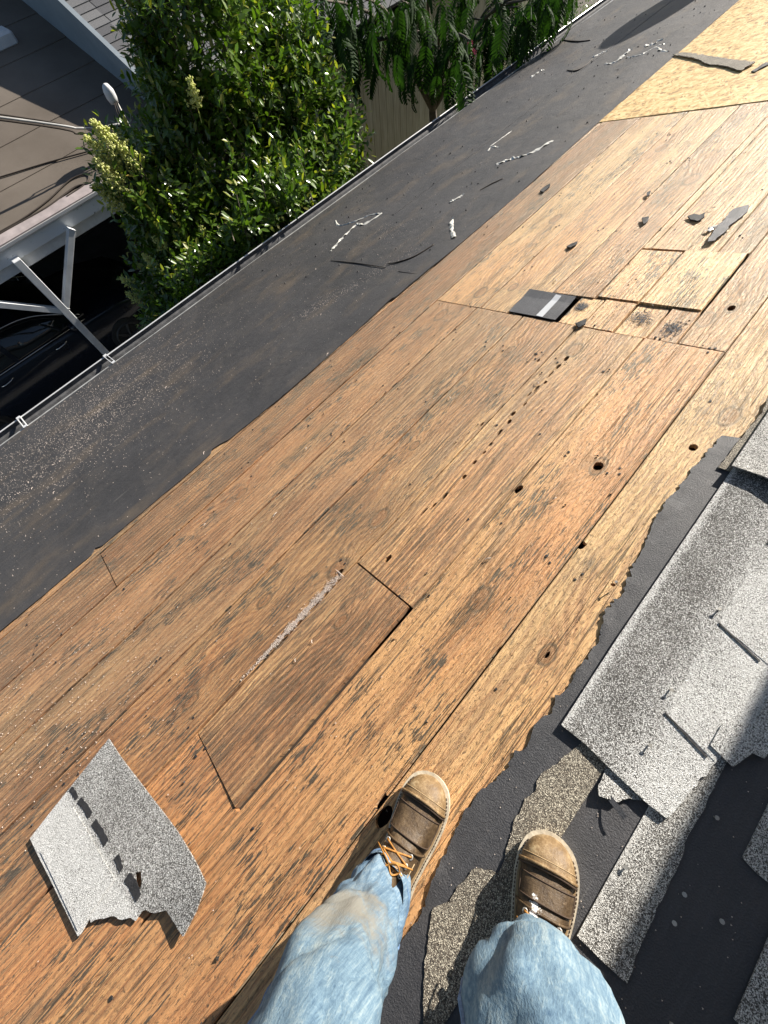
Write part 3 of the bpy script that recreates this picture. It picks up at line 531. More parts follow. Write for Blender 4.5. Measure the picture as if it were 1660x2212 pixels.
for x, y, z in lp:
    a = rng.uniform(0, 6.28); s = rng.uniform(.006, .02); q = len(V); V += [(x+s*math.cos(a), y+s*.5*math.sin(a), z), (x-s*.3, y+.004, z+.006), (x-s*math.cos(a), y-s*.5*math.sin(a), z+.003)]; F.append((q, q+1, q+2))
kind(new('leaf_litter', me_from('leaf_litter', V, F), M['twig'], gut), 'stuff')
new('eave_board', box_me('eave_board', (-4, -.06, -.22), (9, .028, -.012)), M['dirty_metal'], gut)
hw = new('house_wall', box_me('house_wall', (-4.5, -3.5, -.4), (10, 3.4, 2.45)), plain('painted_siding', (.45, .45, .42)), None); kind(hw, 'structure')

# ================================================================== neighbour's ground, house, carport
kind(new('ground', me_from('ground', [(-400, -400, -.4), (400, -400, -.4), (400, 400, -.4), (-400, 400, -.4)], [(0, 1, 2, 3)]), plain('bare_soil', (.07, .058, .042), .9, .4, 3, bump=.5, bsc=30)), 'structure')
kind(new('driveway', box_me('driveway', (-14, 5.6, -.5), (3.1, 12.5, -.37), .01), plain('concrete', (.16, .155, .15), .85, .2, 4, bump=.3)), 'structure')
M['siding'] = None
g = G('faded_beige_siding'); c = g.co(); n_ = g.noise(g.mapv(c, (60, 60, 2.2)), 1, 5, .65); n2 = g.noise(g.mapv(c, (6, 6, 1.2)), 1, 4, .6)
g.bump(n_, .6, .004); M['siding'] = g.done(g.mix(g.sm(n2, .5, .75, 0, .6), g.ramp(n_, [(.3, (.26, .23, .165)), (.65, (.44, .40, .30))]), (.50, .47, .38)), .8, .3)
M['trim'] = plain('faded_white_trim', (.62, .64, .66), .6, .15, 6); M['blue_trim'] = plain('grey_blue_wall_paint', (.20, .235, .265), .75, .1, 4)
g = G('peeling_white_paint'); c = g.co(); n_ = g.noise(g.mapv(c, (14, 30, 30)), 1, 5, .7); M['peel'] = g.done(g.mix(g.sm(n_, .64, .70), (.76, .78, .80), (.10, .09, .08)), .6)
house = empty('neighbour_house', Matrix.Translation((3.2, 7.5, -.4))); tag(house, "neighbour's house with grey shingle roof and faded beige board siding behind the trees", 'house')
OX, OY, OZ = 3.2, 7.5, -.4
def hp(name, a, b, mat, bev=.004): return new(name, box_me(name, (a[0]-OX, a[1]-OY, a[2]-OZ), (b[0]-OX, b[1]-OY, b[2]-OZ), bev), mat, house)
RS = .326; RZ = 2.50; RY = 7.0           # roof slope, eave height, eave line
hp('wall_core', (3.30, 7.56, -.4), (13.6, 14, 2.55), M['attic'])
x = 3.28; i = 0
while x < 13.6:
    w = .203; hp('siding_board', (x+.002, 7.53, -.4), (x+w-.002, 7.565+random.uniform(-.004, .004), 2.56), M['siding']); x += w
hp('corner_trim', (13.58, 7.50, -.4), (13.70, 7.60, 2.56), M['trim'])
hp('eave_fascia', (3.15, 7.0, 2.34), (13.9, 7.03, 2.485), M['trim'])
def slopebox(name, x0, x1, y0, y1, zt, th, mat, par):
    V = [(x-OX, y-OY, RZ+RS*(y-RY)+zt+d-OZ) for x in (x0, x1) for y in (y0, y1) for d in (-th, 0)]
    return new(name, me_from(name, V, [(0, 1, 3, 2), (4, 6, 7, 5), (0, 4, 5, 1), (2, 3, 7, 6), (0, 2, 6, 4), (1, 5, 7, 3)]), mat, par)
roof = slopebox('roof', 3.12, 14, 7.0, 13.5, 0, .12, M['attic'], house)
M['roofgran'] = None
def roof_tab_mat():
    g = G('grey_roof_shingle'); c = g.co('Object'); r = g.rnd(); n = g.noise(c, 90, 4, .7); sp_ = g.sep(c)
    v = g.math('ADD', g.math('MULTIPLY', r, .45), g.math('MULTIPLY', n, .55)); g.bump(n, .7, .004)
    return g.done(g.ramp(v, [(.2, (.065, .065, .07)), (.5, (.115, .115, .12)), (.85, (.19, .19, .19))]), .8, .3)
M['roofgran'] = roof_tab_mat()
SL = math.atan(RS); EX = .138; TW = .305
tabme = me_from('roof_shingle', [(0, 0, .004), (TW-.012, 0, .004), (TW-.012, .20, 0), (0, .20, 0), (0, 0, .018), (TW-.012, 0, .018), (TW-.012, .20, .0035), (0, .20, .0035)], [(0, 3, 2, 1), (4, 5, 6, 7), (0, 1, 5, 4), (1, 2, 6, 5), (2, 3, 7, 6), (3, 0, 4, 7)])
tabme.materials.append(M['roofgran'])
rest = []
tv = np.array([v.co[:] for v in tabme.vertices]); tf_ = [tuple(p.vertices) for p in tabme.polygons]
RM = Matrix.Rotation(SL, 3, 'X')
for j in range(46):
    yy = 7.0+j*EX*math.cos(SL); zz = RZ+RS*(yy-RY)+.002
    for i in range(36):
        xx = 3.13+(j % 2)*TW*.5-(TW*.5 if j % 2 else 0)+i*TW + (0 if j % 2 else -TW*.25)
        if xx < 3.118: xx = 3.118+(.05 if j % 2 else 0)
        if i < 7 and 4 <= j < 44:
            o = new('roof_shingle', tabme, None, roof); o.location = (xx-OX+random.uniform(0, .006), yy-OY, zz-OZ); o.rotation_euler = (SL, 0, random.uniform(-.006, .006))
        else:
            q = (np.array(RM) @ tv.T).T + np.array((xx-OX, yy-OY, zz-OZ)); rest.append((q.tolist(), tf_))
kind(new('far_shingles', me_from('far_shingles', *join_vf(rest)), M['roofgran'], roof), 'stuff')
# gable wall and rake board above the carport
V = []; 
for xx in (3.17, 3.27): V += [(xx-OX, 7.0-OY, 1.5-OZ), (xx-OX, 13.5-OY, 1.5-OZ), (xx-OX, 13.5-OY, RZ+RS*6.5-.02-OZ), (xx-OX, 7.0-OY, RZ-.02-OZ)]
new('gable_wall', me_from('gable_wall', V, [(0, 3, 2, 1), (4, 5, 6, 7), (0, 1, 5, 4), (1, 2, 6, 5), (2, 3, 7, 6), (3, 0, 4, 7)]), M['blue_trim'], house)
V = []
for xx in (3.10, 3.165): V += [(xx-OX, 6.98-OY, RZ-.15-OZ), (xx-OX, 13.5-OY, RZ+RS*6.5-.15-OZ), (xx-OX, 13.5-OY, RZ+RS*6.5+.02-OZ), (xx-OX, 6.98-OY, RZ+.02-OZ)]
new('rake_board', me_from('rake_board', V, [(0, 3, 2, 1), (4, 5, 6, 7), (0, 1, 5, 4), (1, 2, 6, 5), (2, 3, 7, 6), (3, 0, 4, 7)]), M['blue_trim'], house)

# carport
cp = empty('carport', Matrix.Translation((.3, 7.25, -.4))); tag(cp, 'carport with brown rolled roofing, peeling white fascia and a white Y-braced post', 'carport')
CO = Vector((.3, 7.25, -.4)); cz = lambda y: 2.3+.2*(y-7.3)
def cpart(name, mesh, mat):
    for v in mesh.vertices: v.co -= CO
    return new(name, mesh, mat, cp)
def csheet(name, x0, x1, y0, y1, zt, th, mat, n=30, wob=.012):
    V = []; F = []
    for i in range(n+1):
        xx = x0+(x1-x0)*i/n
        for y, d in ((y0+wob*nz(xx, y0, 1, 1.3), zt), (y1, zt*.2), (y1, zt*.2-th), (y0+wob*nz(xx, y0, 1, 1.3), zt-th)): V.append((xx, y, cz(y)+d))
    for i in range(n):
        for k in range(4): F.append((i*4+k, i*4+(k+1) % 4, (i+1)*4+(k+1) % 4, (i+1)*4+k))
    F += [(0, 3, 2, 1), (n*4, n*4+1, n*4+2, n*4+3)]
    m = me_from(name, V, F); bm = bmesh.new(); bm.from_mesh(m); bmesh.ops.recalc_face_normals(bm, faces=bm.faces); bm.to_mesh(m); bm.free(); return cpart(name, m, mat)
g = G('rolled_roofing'); c = g.co(); fi = g.noise(c, 200, 3, .7); bl = g.noise(c, 1.1, 5, .6)
g.bump(fi, .5, .004); M['rolled'] = g.done(g.mix(g.sm(fi, .55, .8, 0, .4), g.ramp(bl, [(.3, (.105, .086, .068)), (.7, (.155, .130, .106))]), (.27, .235, .195)), .85, .3)
csheet('roof_deck_boards', -7, 3.18, 7.34, 13, -.02, .10, M['attic'])
prev = 7.36
for k, yb in enumerate((8.03, 8.66, 9.28, 9.92, 10.6, 11.3, 12.0, 13.0)):
    csheet('roofing_strip', -7, 3.17, prev-.03, yb+.02, .010, .008, M['rolled']); prev = yb
bm_ = cpart('fascia_board', box_me('fascia_board', (-7, 7.30, 2.10), (3.15, 7.335, 2.275), .004), M['peel'])
cpart('edge_flashing', extr('edge_flashing', [(7.27, 2.262), (7.27, 2.315), (7.42, 2.345), (7.42, 2.340), (7.276, 2.309), (7.276, 2.262)], -7, 3.15, 20), plain('pinkish_edge_metal', (.36, .31, .30), .5, .2, 9))
cpart('drip_rail', box_me('drip_rail', (-7, 7.262, 2.268), (3.15, 7.270, 2.300)), M['white_metal'])
cpart('beam', box_me('beam', (-7, 7.36, 1.96), (3.15, 7.46, 2.14), .005), M['trim'])
PX, PY = .27, 7.20
cpart('post', beam_me('post', (PX, PY+.06, -.4), (PX, PY+.06, 2.14), .10, .10, (0, 1, 0), .006), M['trim'])
cpart('brace', beam_me('brace', (PX-.04, PY+.05, 1.42), (PX-.86, PY+.05, 2.12), .075, .07, (0, 1, 0)), M['trim'])
cpart('brace', beam_me('brace', (PX+.04, PY+.05, 1.42), (PX+.80, PY+.05, 2.12), .075, .07, (0, 1, 0)), M['trim'])
for xx in (-3.2, 2.9): cpart('post', beam_me('post', (xx, PY+.06, -.4), (xx, PY+.06, 2.14), .10, .10, (0, 1, 0), .006), M['trim'])
kind(new('back_wall', box_me('back_wall', (-8, 12.4, -.4), (3.2, 12.6, 3.1)), plain('dark_plank_wall', (.08, .07, .06))), 'structure')
# metal vent on the carport roof, service mast, cables
tag(new('roof_vent', box_me('roof_vent', (2.15, 10.15, 2.86), (2.58, 10.42, 3.02), .03), M['white_metal']), 'low white metal box on the shaded part of the carport roof', 'roof vent')
mast = empty('service_mast', Matrix.Translation((2.58, 7.62, 2.30))); tag(mast, 'thin electrical mast with a white hooded head rising through the carport roof', 'electrical mast')
new('pipe', tube_me('pipe', [(0, 0, -.1), (0, 0, .50)], .018, 8), M['dirty_metal'], mast)
V, F = tube_vf([(-.02, .02, .47), (-.02, .02, .52), (-.02, .015, .58), (-.03, .0, .63), (-.04, -.01, .655)], [.05, .066, .066, .045, .01], 12); new('weatherhead', me_from('weatherhead', V, F, True), M['white_metal'], mast)
new('insulator', tube_me('insulator', [(-.03, 0, .30), (-.10, -.02, .30)], .02, 6), M['dirty_metal'], mast)
for k in range(3): new('drip_loop', tube_me('drip_loop', spline([(-.03+.02*k, -.02, .50), (-.10+.03*k, -.10, .40), (-.08+.03*k, -.08, .22), (-.08, -.03, .29)], 6), .006, 5), M['twig'], mast)
def cable(pts, r, label, mat='twig'): return tag(new('cable', tube_me('cable', spline(pts, 8), r, 6), M[mat], None), label, 'cable', 'cables over the carport')
M['cable'] = plain('grey_cable', (.35, .35, .34), .6)
cable([(2.48, 7.60, 2.60), (2.0, 7.63, 2.72), (1.36, 7.70, 3.02), (-3, 8.3, 5.0)], .012, 'pale twisted service cable running from the mast to the left edge', 'cable')
cable([(2.50, 7.55, 2.55), (1.95, 7.62, 2.685), (1.36, 7.69, 2.995), (-3, 8.3, 4.95)], .010, 'black service cable hanging just under the pale twisted one')
cable([(2.46, 7.62, 2.58), (1.9, 7.68, 2.76), (1.36, 7.71, 3.045), (-3, 8.3, 5.05)], .009, 'thin black service cable twisted above the pale one')
def rc(pts): return [(x, y, cz(y)+.02) for x, y in pts]
cable(rc([(-.6, 7.42), (.34, 7.423), (.71, 7.415), (1.05, 7.411), (1.47, 7.462), (1.66, 7.40), (1.9, 7.42)]), .012, 'black cable lying along the front edge of the carport roof')
cable(rc([(-.6, 7.46), (.34, 7.45), (.71, 7.45), (1.1, 7.50), (1.5, 7.60), (1.72, 7.55), (1.62, 7.43), (1.3, 7.40)]), .009, 'thin black cable looping beside the tree on the carport edge')
cable(rc([(-.6, 8.6), (.2, 8.4), (.88, 8.19), (1.5, 8.015), (2.1, 7.82)]), .008, 'thin black cable lying across the middle of the carport roof')  # dark tube modelled where a cable's shadow crosses the roofing

# ------------------------------------------------------------------ dark car under the carport
M['carpaint'] = plain('black_car_paint', (.012, .016, .026), .12, .1, 2, spec=.6); M['glass'] = plain('dark_car_glass', (.010, .013, .016), .04, .1, 2, spec=.8); M['chrome'] = plain('chrome', (.75, .76, .78), .12, .05, 5, metal=1); M['tyre'] = plain('tyre_rubber', (.02, .02, .02), .8); M['rim'] = plain('alloy', (.035, .035, .036), .5, .1, 5)
CX, CY, CZ = -.55, 9.08, -.37
car = empty('parked_car', Matrix.Translation((CX, CY, CZ))); tag(car, 'dark car with chrome window trim parked under the carport', 'car')
def carloft(name, secs, mat, smooth=True):
    # secs: (x, [(halfwidth, z), ...]) right side profile bottom to top, mirrored
    V = []; F = []; n = len(secs[0][1])
    for xx, pr in secs:
        V += [(xx, -w, z) for w, z in pr]+[(xx, w, z) for w, z in reversed(pr)]
    k = 2*n
    for i in range(len(secs)-1):
        for j in range(k): F.append((i*k+j, i*k+(j+1) % k, (i+1)*k+(j+1) % k, (i+1)*k+j))
    F.append(tuple(range(k))); F.append(tuple((len(secs)-1)*k+j for j in range(k))[::-1])
    m = me_from(name, V, F, smooth); bm = bmesh.new(); bm.from_mesh(m); bmesh.ops.recalc_face_normals(bm, faces=bm.faces); bm.to_mesh(m); bm.free()
    return new(name, m, mat, car)
def bsec(xx, w, zt, zs): return (xx, [(w*.86, .22), (w*.96, .30), (w, .55), (w*.985, zs-.06), (w*.95, zs), (w*.86, zt)])
body = carloft('body', [bsec(-2.45, .60, .80, .76), bsec(-2.38, .80, .98, .88), bsec(-1.9, .90, 1.03, .95), bsec(-1.0, .915, 1.02, .965), bsec(.1, .915, .99, .95), bsec(.9, .91, .96, .92), bsec(1.6, .89, .90, .86), bsec(2.15, .80, .80, .74), bsec(2.35, .60, .66, .60)], M['carpaint'])
def gs(xx, w0, w1, zt): return (xx, [(w0, .96), (w0*.985, 1.02), ((w0+w1)*.5, .96+(zt-.96)*.6), (w1, zt-.05), (w1*.85, zt)])
carloft('cabin_glass', [gs(-1.95, .76, .74, .99), gs(-1.45, .82, .66, 1.30), gs(-.9, .84, .62, 1.43), gs(-.2, .845, .615, 1.46), gs(.4, .84, .63, 1.38), gs(1.05, .80, .74, 1.0)], M['glass'])
V = []; F = []
rf = [(-1.45, .68, 1.305), (-.9, .635, 1.437), (-.2, .63, 1.467), (.25, .635, 1.42)]
for xx, w, z in rf: V += [(xx, -w, z-.05), (xx, -w*.8, z+.004), (xx, w*.8, z+.004), (xx, w, z-.05)]
for i in range(3):
    for k in range(3): F.append((4*i+k, 4*i+k+1, 4*i+k+5, 4*i+k+4))
new('roof_panel', me_from('roof_panel', V, F, True), M['carpaint'], car)
for s in (-1, 1):
    new('window_trim', tube_me('window_trim', spline([(-1.88, s*.80, 1.0), (-1.45, s*.735, 1.25), (-.9, s*.675, 1.385), (-.2, s*.665, 1.41), (.4, s*.69, 1.33), (1.0, s*.80, 1.03)], 6), .011, 5), M['chrome'], car)
    new('belt_trim', tube_me('belt_trim', [(-1.9, s*.872, 1.005), (-1.0, s*.885, .997), (.1, s*.88, .985), (1.0, s*.86, .965)], .010, 5), M['chrome'], car)
    for xx in (-.72, .30): new('door_handle', tube_me('door_handle', spline([(xx, s*.915, .86), (xx+.05, s*.945, .865), (xx+.17, s*.945, .875), (xx+.22, s*.915, .88)], 3), .012, 5), M['chrome'], car)
    new('pillar', beam_me('pillar', (-.25, s*.862, 1.0), (-.28, s*.675, 1.41), .07, .02, (0, s, 0)), M['carpaint'], car)
    V, F = tube_vf([(.74, s*.90, 1.02), (.78, s*1.0, 1.04), (.78, s*1.08, 1.05)], [.05, .085, .06], 8); new('mirror', me_from('mirror', V, F, True), M['carpaint'], car)
    for xx in (-1.40, 1.42):
        w = new('wheel', me_from('wheel', *tube_vf([(xx, s*.72, .33), (xx, s*.74, .33), (xx, s*.90, .33), (xx, s*.92, .33)], [.29, .33, .33, .29], 24), True), M['tyre'], car)
        ps = [tube_vf([(xx, s*.915, .33), (xx, s*.93, .33)], .06, 10)]
        for k in range(5):
            a = k*1.2566; ps.append(tube_vf([(xx, s*.925, .33), (xx+.24*math.cos(a), s*.925, .33+.24*math.sin(a))], .028, 4))
        ps.append(tube_vf([(xx+.24*math.cos(a*.2618), s*.925, .33+.24*math.sin(a*.2618)) for a in range(25)], .018, 4, False))
        new('rim', me_from('rim', *join_vf(ps)), M['rim'], w)
new('headlight', me_from('headlight', *tube_vf([(2.10, -.62, .64), (2.28, -.52, .62)], [.12, .06], 8), True), M['chrome'], car); new('headlight', me_from('headlight', *tube_vf([(2.10, .62, .64), (2.28, .52, .62)], [.12, .06], 8), True), M['chrome'], car)
tag(new('ground_cable', tube_me('ground_cable', spline([(-2.6, 7.2, .15), (-1.3, 7.0, .12), (-.5, 6.6, .25), (.6, 5.6, .4)], 6), .010, 5), M['cable'], None), 'thin pale cord hanging in the dark gap below the gutter', 'cord')
tag(new('ladder_rail', beam_me('ladder_rail', (-1.9, 6.6, -.3), (.8, 6.2, -.25), .03, .05), M['trim'], None), 'pale rail lying on the dark ground next to the gutter', 'rail')

# ================================================================== trees
def leafmat(name, dark, lite, tip, rough=.28, trans=.25):
    g = G(name); r = g.island(); c = g.co(); n = g.noise(c, 3, 3)
    v = g.math('ADD', g.math('MULTIPLY', r, .6), g.math('MULTIPLY', n, .4))
    col = g.ramp(v, [(.15, dark), (.6, lite), (.80, lite), (.93, tip)])
    m = g.done(col, rough, .6)
    tr = g.n.new('ShaderNodeBsdfTranslucent'); g.l.new(g.mix(1, col, (1.6, 1.9, .6), 'MULTIPLY'), tr.inputs[0])
    mx = g.n.new('ShaderNodeMixShader'); mx.inputs[0].default_value = trans; g.l.new(g.b.outputs[0], mx.inputs[1]); g.l.new(tr.outputs[0], mx.inputs[2]); g.l.new(mx.outputs[0], g.n['Material Output'].inputs[0]); return m
M['leaf'] = leafmat('glossy_leaf', (.024, .056, .008), (.095, .162, .018), (.30, .28, .04)); M['tipleaf'] = leafmat('young_leaf', (.16, .16, .025), (.26, .27, .045), (.34, .17, .045), .4, .35)
M['bloom'] = leafmat('cream_blossom', (.40, .40, .14), (.60, .58, .24), (.7, .66, .34), .7, .3); M['frond'] = leafmat('feathery_leaf', (.010, .028, .007), (.026, .062, .012), (.09, .15, .03), .75, .22); M['frond'].node_tree.nodes['Principled BSDF'].inputs['Specular IOR Level'].default_value = .15
M['bark'] = plain('bark', (.10, .08, .06), .9, .35, 20, bump=.7, bsc=40)
LT = np.array([(0, 0, 0), (.28, .19, .035), (.66, .20, .03), (1.02, 0, -.05), (.66, -.20, .03), (.28, -.19, .035), (.3, 0, -.012), (.67, 0, -.022)])
LF = [(0, 5, 6), (6, 5, 4, 7), (7, 4, 3), (0, 6, 1), (6, 7, 2, 1), (7, 3, 2)]
def leaf_frames(P0, D, N, S):
    D = D/np.linalg.norm(D, axis=1)[:, None]; Y = np.cross(N, D); Y /= np.linalg.norm(Y, axis=1)[:, None]; Z = np.cross(D, Y)
    return P0, D, Y, Z, S
def leaves_mesh(name, fr):
    P0, D, Y, Z, S = fr; n = len(P0)
    V = P0[:, None, :] + S[:, None, None]*(LT[None, :, 0:1]*D[:, None, :]+LT[None, :, 1:2]*Y[:, None, :]+LT[None, :, 2:3]*Z[:, None, :])
    F = [tuple(8*i+k for k in f) for i in range(n) for f in LF]
    return me_from(name, V.reshape(-1, 3).tolist(), F, True)
def twigs_on_lobes(lobes, count, inner=.62, up=.55):
    L = np.array(lobes); w = L[:, 3]*L[:, 4]*L[:, 5]; w = w**.67; idx = rng.choice(len(L), count*3, p=w/w.sum())
    d = rng.normal(size=(count*3, 3)); d /= np.linalg.norm(d, axis=1)[:, None]; rad = rng.uniform(inner, 1.0, count*3)
    p = L[idx, :3]+d*L[idx, 3:]*rad[:, None]
    deep = np.zeros(len(p), bool)
    for k in range(len(L)):
        q = (p-L[k, :3])/L[k, 3:]; deep |= (np.linalg.norm(q, axis=1) < inner*.93) & (idx != k)
    p = p[~deep][:count]; d = d[~deep][:count]; d = d/L[idx[~deep][:count], 3:]; d /= np.linalg.norm(d, axis=1)[:, None]
    d = d*.8+np.array((0, 0, up))+rng.normal(size=d.shape)*.25; d /= np.linalg.norm(d, axis=1)[:, None]
    return p, d
def leafy(p, d, nodes=5, Lt=.30, ls=(.085, .135), tipn=True):
    A = []; B = []; N = []; S = []; T = []
    for k in range(nodes):
        f = (k+.6)/nodes; base = p+d*(f-.5)*Lt
        side = np.cross(d, rng.normal(size=d.shape)); side /= np.linalg.norm(side, axis=1)[:, None]
        for s in (-1, 1):
            dl = side*s*.85+d*(.35+.6*f)+np.array((0, 0, -.12))+rng.normal(size=d.shape)*.15
            A.append(base); B.append(dl); N.append(np.array((0, 0, 1.0))+d*.4+rng.normal(size=d.shape)*.35); S.append(rng.uniform(*ls, len(p))*(1.05-.45*f)); T.append(np.full(len(p), k == nodes-1))
    return np.concatenate(A), np.concatenate(B), np.concatenate(N), np.concatenate(S), np.concatenate(T)
lobes = [(2.65, 5.45, 2.2, 1.25, .95, 1.5), (3.0, 5.6, 3.25, .85, .75, .85), (1.75, 5.3, 2.5, .55, .6, .75), (3.6, 5.2, 2.45, .72, .75, .95), (1.2, 5.0, 1.75, .50, .55, .85), (2.1, 4.68, 2.15, 1.05, .42, .62), (3.0, 4.65, 2.45, .75, .40, .55), (1.0, 4.7, 1.55, .45, .4, .75), (2.75, 5.4, 3.55, .55, .6, .7), (3.75, 5.55, 3.15, .55, .6, .6), (1.55, 4.45, 2.1, .75, .28, .5), (2.6, 4.4, 2.35, .75, .24, .38), (1.5, 5.1, 3.05, .3, .35, .4), (2.35, 4.22, 2.88, .6, .17, .14), (1.5, 4.3, 2.6, .5, .14, .2)]
p, d = twigs_on_lobes(lobes, 5200)
keep = ~((p[:, 1] < 4.24) & (p[:, 2] < 2.80)); p, d = p[keep], d[keep]
A, B, N, S, T = leafy(p, d)
tree = empty('privet_tree', Matrix.Translation((2.5, 5.5, -.4))); tag(tree, 'large glossy-leaved tree with pale flower sprays, leaning over the gutter beside the carport', 'tree')
TO = np.array((2.5, 5.5, -.4)); cpos = np.array(cm.translation)
young = T & (rng.random(len(T)) < .32)
near = np.linalg.norm(A-cpos, axis=1)-S*14; cand = np.where(~young)[0]; pick = cand[np.argsort(near[cand])[:290]]; mask = np.zeros(len(A), bool); mask[pick] = True
fr = leaf_frames(A-TO, B, N, S); sub = lambda m: tuple(a[m] for a in fr)
crown = new('crown', leaves_mesh('crown', sub(~young & ~mask)), M['leaf'], tree); kind(crown, 'stuff')
kind(new('young_shoots', leaves_mesh('young_shoots', sub(young)), M['tipleaf'], tree), 'stuff')
lm = me_from('leaf', LT.tolist(), LF, True); lm.materials.append(M['leaf'])
for i in pick:
    o = new('leaf', lm, None, crown); mm = np.eye(4); mm[:3, 0] = fr[1][i]*fr[4][i]; mm[:3, 1] = fr[2][i]*fr[4][i]; mm[:3, 2] = fr[3][i]*fr[4][i]; mm[:3, 3] = fr[0][i]; o.matrix_local = Matrix(mm.tolist())
tp = [tube_vf(spline([(0, 0, 0), (.05, -.05, .9), (-.05, -.1, 1.8), (.0, -.1, 2.6), (.1, 0, 3.4)], 4), [.11-.005*i for i in range(17)], 8)]
for k in range(10):
    a = k*.63; z0 = 1.0+.22*k; e = lobes[k % len(lobes)]
    tp.append(tube_vf(spline([(0, -.05, z0), ((e[0]-2.5)*.5, (e[1]-5.5)*.5, (z0+e[2]+.4)*.5+.1), (e[0]-2.5, e[1]-5.5, e[2]+.4)], 4), [.045-.004*i for i in range(9)], 6))
new('trunk', me_from('trunk', *join_vf(tp), True), M['bark'], tree)
idx = rng.choice(len(p), 900, replace=False)
kind(new('twigs', me_from('twigs', *join_vf([tube_vf([tuple(p[i]-TO-d[i]*.28), tuple(p[i]-TO+d[i]*.15)], [.006, .002], 4, False) for i in idx])), M['bark'], tree), 'stuff')
def panicle(pos, size, dens, seed):
    rg = random.Random(seed); parts = []; bits = []; pos = Vector(pos)
    for k in range(dens):
        t = k/dens; h = size*1.5*t; rad = size*.55*(1-t)+.01; a = k*2.4+rg.uniform(-.4, .4)
        b0 = Vector((0, 0, h)); b1 = b0+Vector((math.cos(a)*rad, math.sin(a)*rad, rad*.55)); parts.append(tube_vf([b0, b1], .0022, 3, False))
        for q in range(9):
            c_ = b0.lerp(b1, .25+.09*q)+Vector([rg.uniform(-.016, .016) for _ in range(3)]); s = rg.uniform(.006, .011)
            bits.append(([c_+Vector(v)*s for v in ((1, 0, 0), (0, 1, 0), (-1, 0, 0), (0, -1, 0), (0, 0, 1.3), (0, 0, -1))], [(0, 1, 4), (1, 2, 4), (2, 3, 4), (3, 0, 4), (1, 0, 5), (2, 1, 5), (3, 2, 5), (0, 3, 5)]))
    parts.append(tube_vf([(0, 0, -.1), (0, 0, size*1.5)], .004, 4))
    o = new('flower_spray', me_from('flower_spray', *join_vf(parts+bits)), M['bloom'], tree); o.location = Vector(pos)-Vector(TO); o.rotation_euler = (rg.uniform(-.35, .35), rg.uniform(-.5, .1), 0); return o
PAN = [((1.30, 4.95, 3.16), .20, 46), ((1.46, 4.98, 3.36), .20, 46), ((1.22, 5.0, 3.02), .17, 34), ((1.38, 5.0, 3.26), .19, 40), ((1.54, 4.95, 3.22), .17, 36), ((2.25, 4.85, 3.42), .13, 22), ((1.35, 4.9, 2.62), .11, 16), ((1.55, 4.85, 2.62), .11, 16), ((1.72, 4.75, 2.6), .09, 14), ((1.15, 4.95, 2.5), .12, 18), ((.86, 5.0, 2.45), .10, 14), ((.82, 5.0, 2.3), .09, 12), ((1.0, 4.9, 2.25), .10, 13), ((1.5, 4.45, 2.3), .07, 9), ((1.65, 4.4, 2.22), .07, 9), ((1.1, 4.5, 2.05), .08, 9), ((.95, 4.7, 1.9), .09, 10), ((3.95, 5.0, 2.9), .09, 12)]
for i, (a, b, n_) in enumerate(PAN): panicle(a, b, n_, i)
# feathery silk tree
silk = empty('silk_tree', Matrix.Translation((7.2, 6.1, -.4))); tag(silk, 'feathery silk tree with drooping fronds and two pink blossoms above the far gutter', 'tree'); SO = Vector((7.2, 6.1, -.4))
def frond_me(seed, L=.42, n=13):
    rg = random.Random(seed); V = []; F = []; pts = []
    for i in range(n+1):
        t = i/n; pts.append(Vector((L*t*(1-.25*t), 0, .05*t-.30*L*t*t*2)))
    v, f = tube_vf(pts, [.004*(1-t/(n+1)) for t in range(n+1)], 4, False); V += v; F += f
    for i in range(2, n+1):
        t = i/n; pl = L*.27*(math.sin(math.pi*min(1, t*.92+.08))**.6+.1)
        for s in (-1, 1):
            b = pts[i]; dr = Vector((.55, s, -.35+rg.uniform(-.1, .1))).normalized(); w = Vector((1, -s*.5, .1)).normalized()*.0105; q = len(V)
            w = Vector((1, -s*.2, 0))*.0145; V += [b, b+dr*pl*.3+w, b+dr*pl*.7+w*.9, b+dr*pl+Vector((0, 0, -.02)), b+dr*pl*.7-w*.9, b+dr*pl*.3-w, b+dr*pl*.3+Vector((0, 0, .004)), b+dr*pl*.7+Vector((0, 0, .003))]
            F += [(q, q+5, q+6), (q+6, q+5, q+4, q+7), (q+7, q+4, q+3), (q, q+6, q+1), (q+6, q+7, q+2, q+1), (q+7, q+3, q+2)]
    m = me_from('frond', V, F); m.materials.append(M['frond']); return m
fms = [frond_me(k, random.uniform(.36, .50)) for k in range(4)]
scr = new('crown', tube_me('crown', spline([(-.3, -.4, 2.6), (-1.2, -.8, 3.2), (-2.3, -.9, 3.45)], 4), .02, 6), M['bark'], silk)
anchors = [((6.5, 3.95, 3.12), (.6, .14, .07), 22), ((5.4, 4.15, 2.98), (.6, .1, .06), 8), ((4.5, 5.2, 3.4), (.35, .3, .12), 24), ((5.2, 5.0, 3.2), (.4, .3, .15), 26), ((4.5, 5.6, 3.3), (.4, .4, .15), 26), ((5.5, 5.0, 3.0), (.4, .4, .2), 26), ((6.0, 5.0, 2.75), (.5, .4, .3), 34), ((6.7, 4.9, 2.70), (.45, .35, .25), 34), ((7.4, 4.8, 2.65), (.5, .35, .25), 34), ((8.2, 4.85, 2.55), (.5, .35, .3), 30), ((6.3, 5.6, 3.0), (1.3, .5, .25), 40), ((7.0, 4.45, 2.85), (.8, .12, .1), 16), ((8.6, 5.4, 2.5), (.6, .4, .4), 24)]
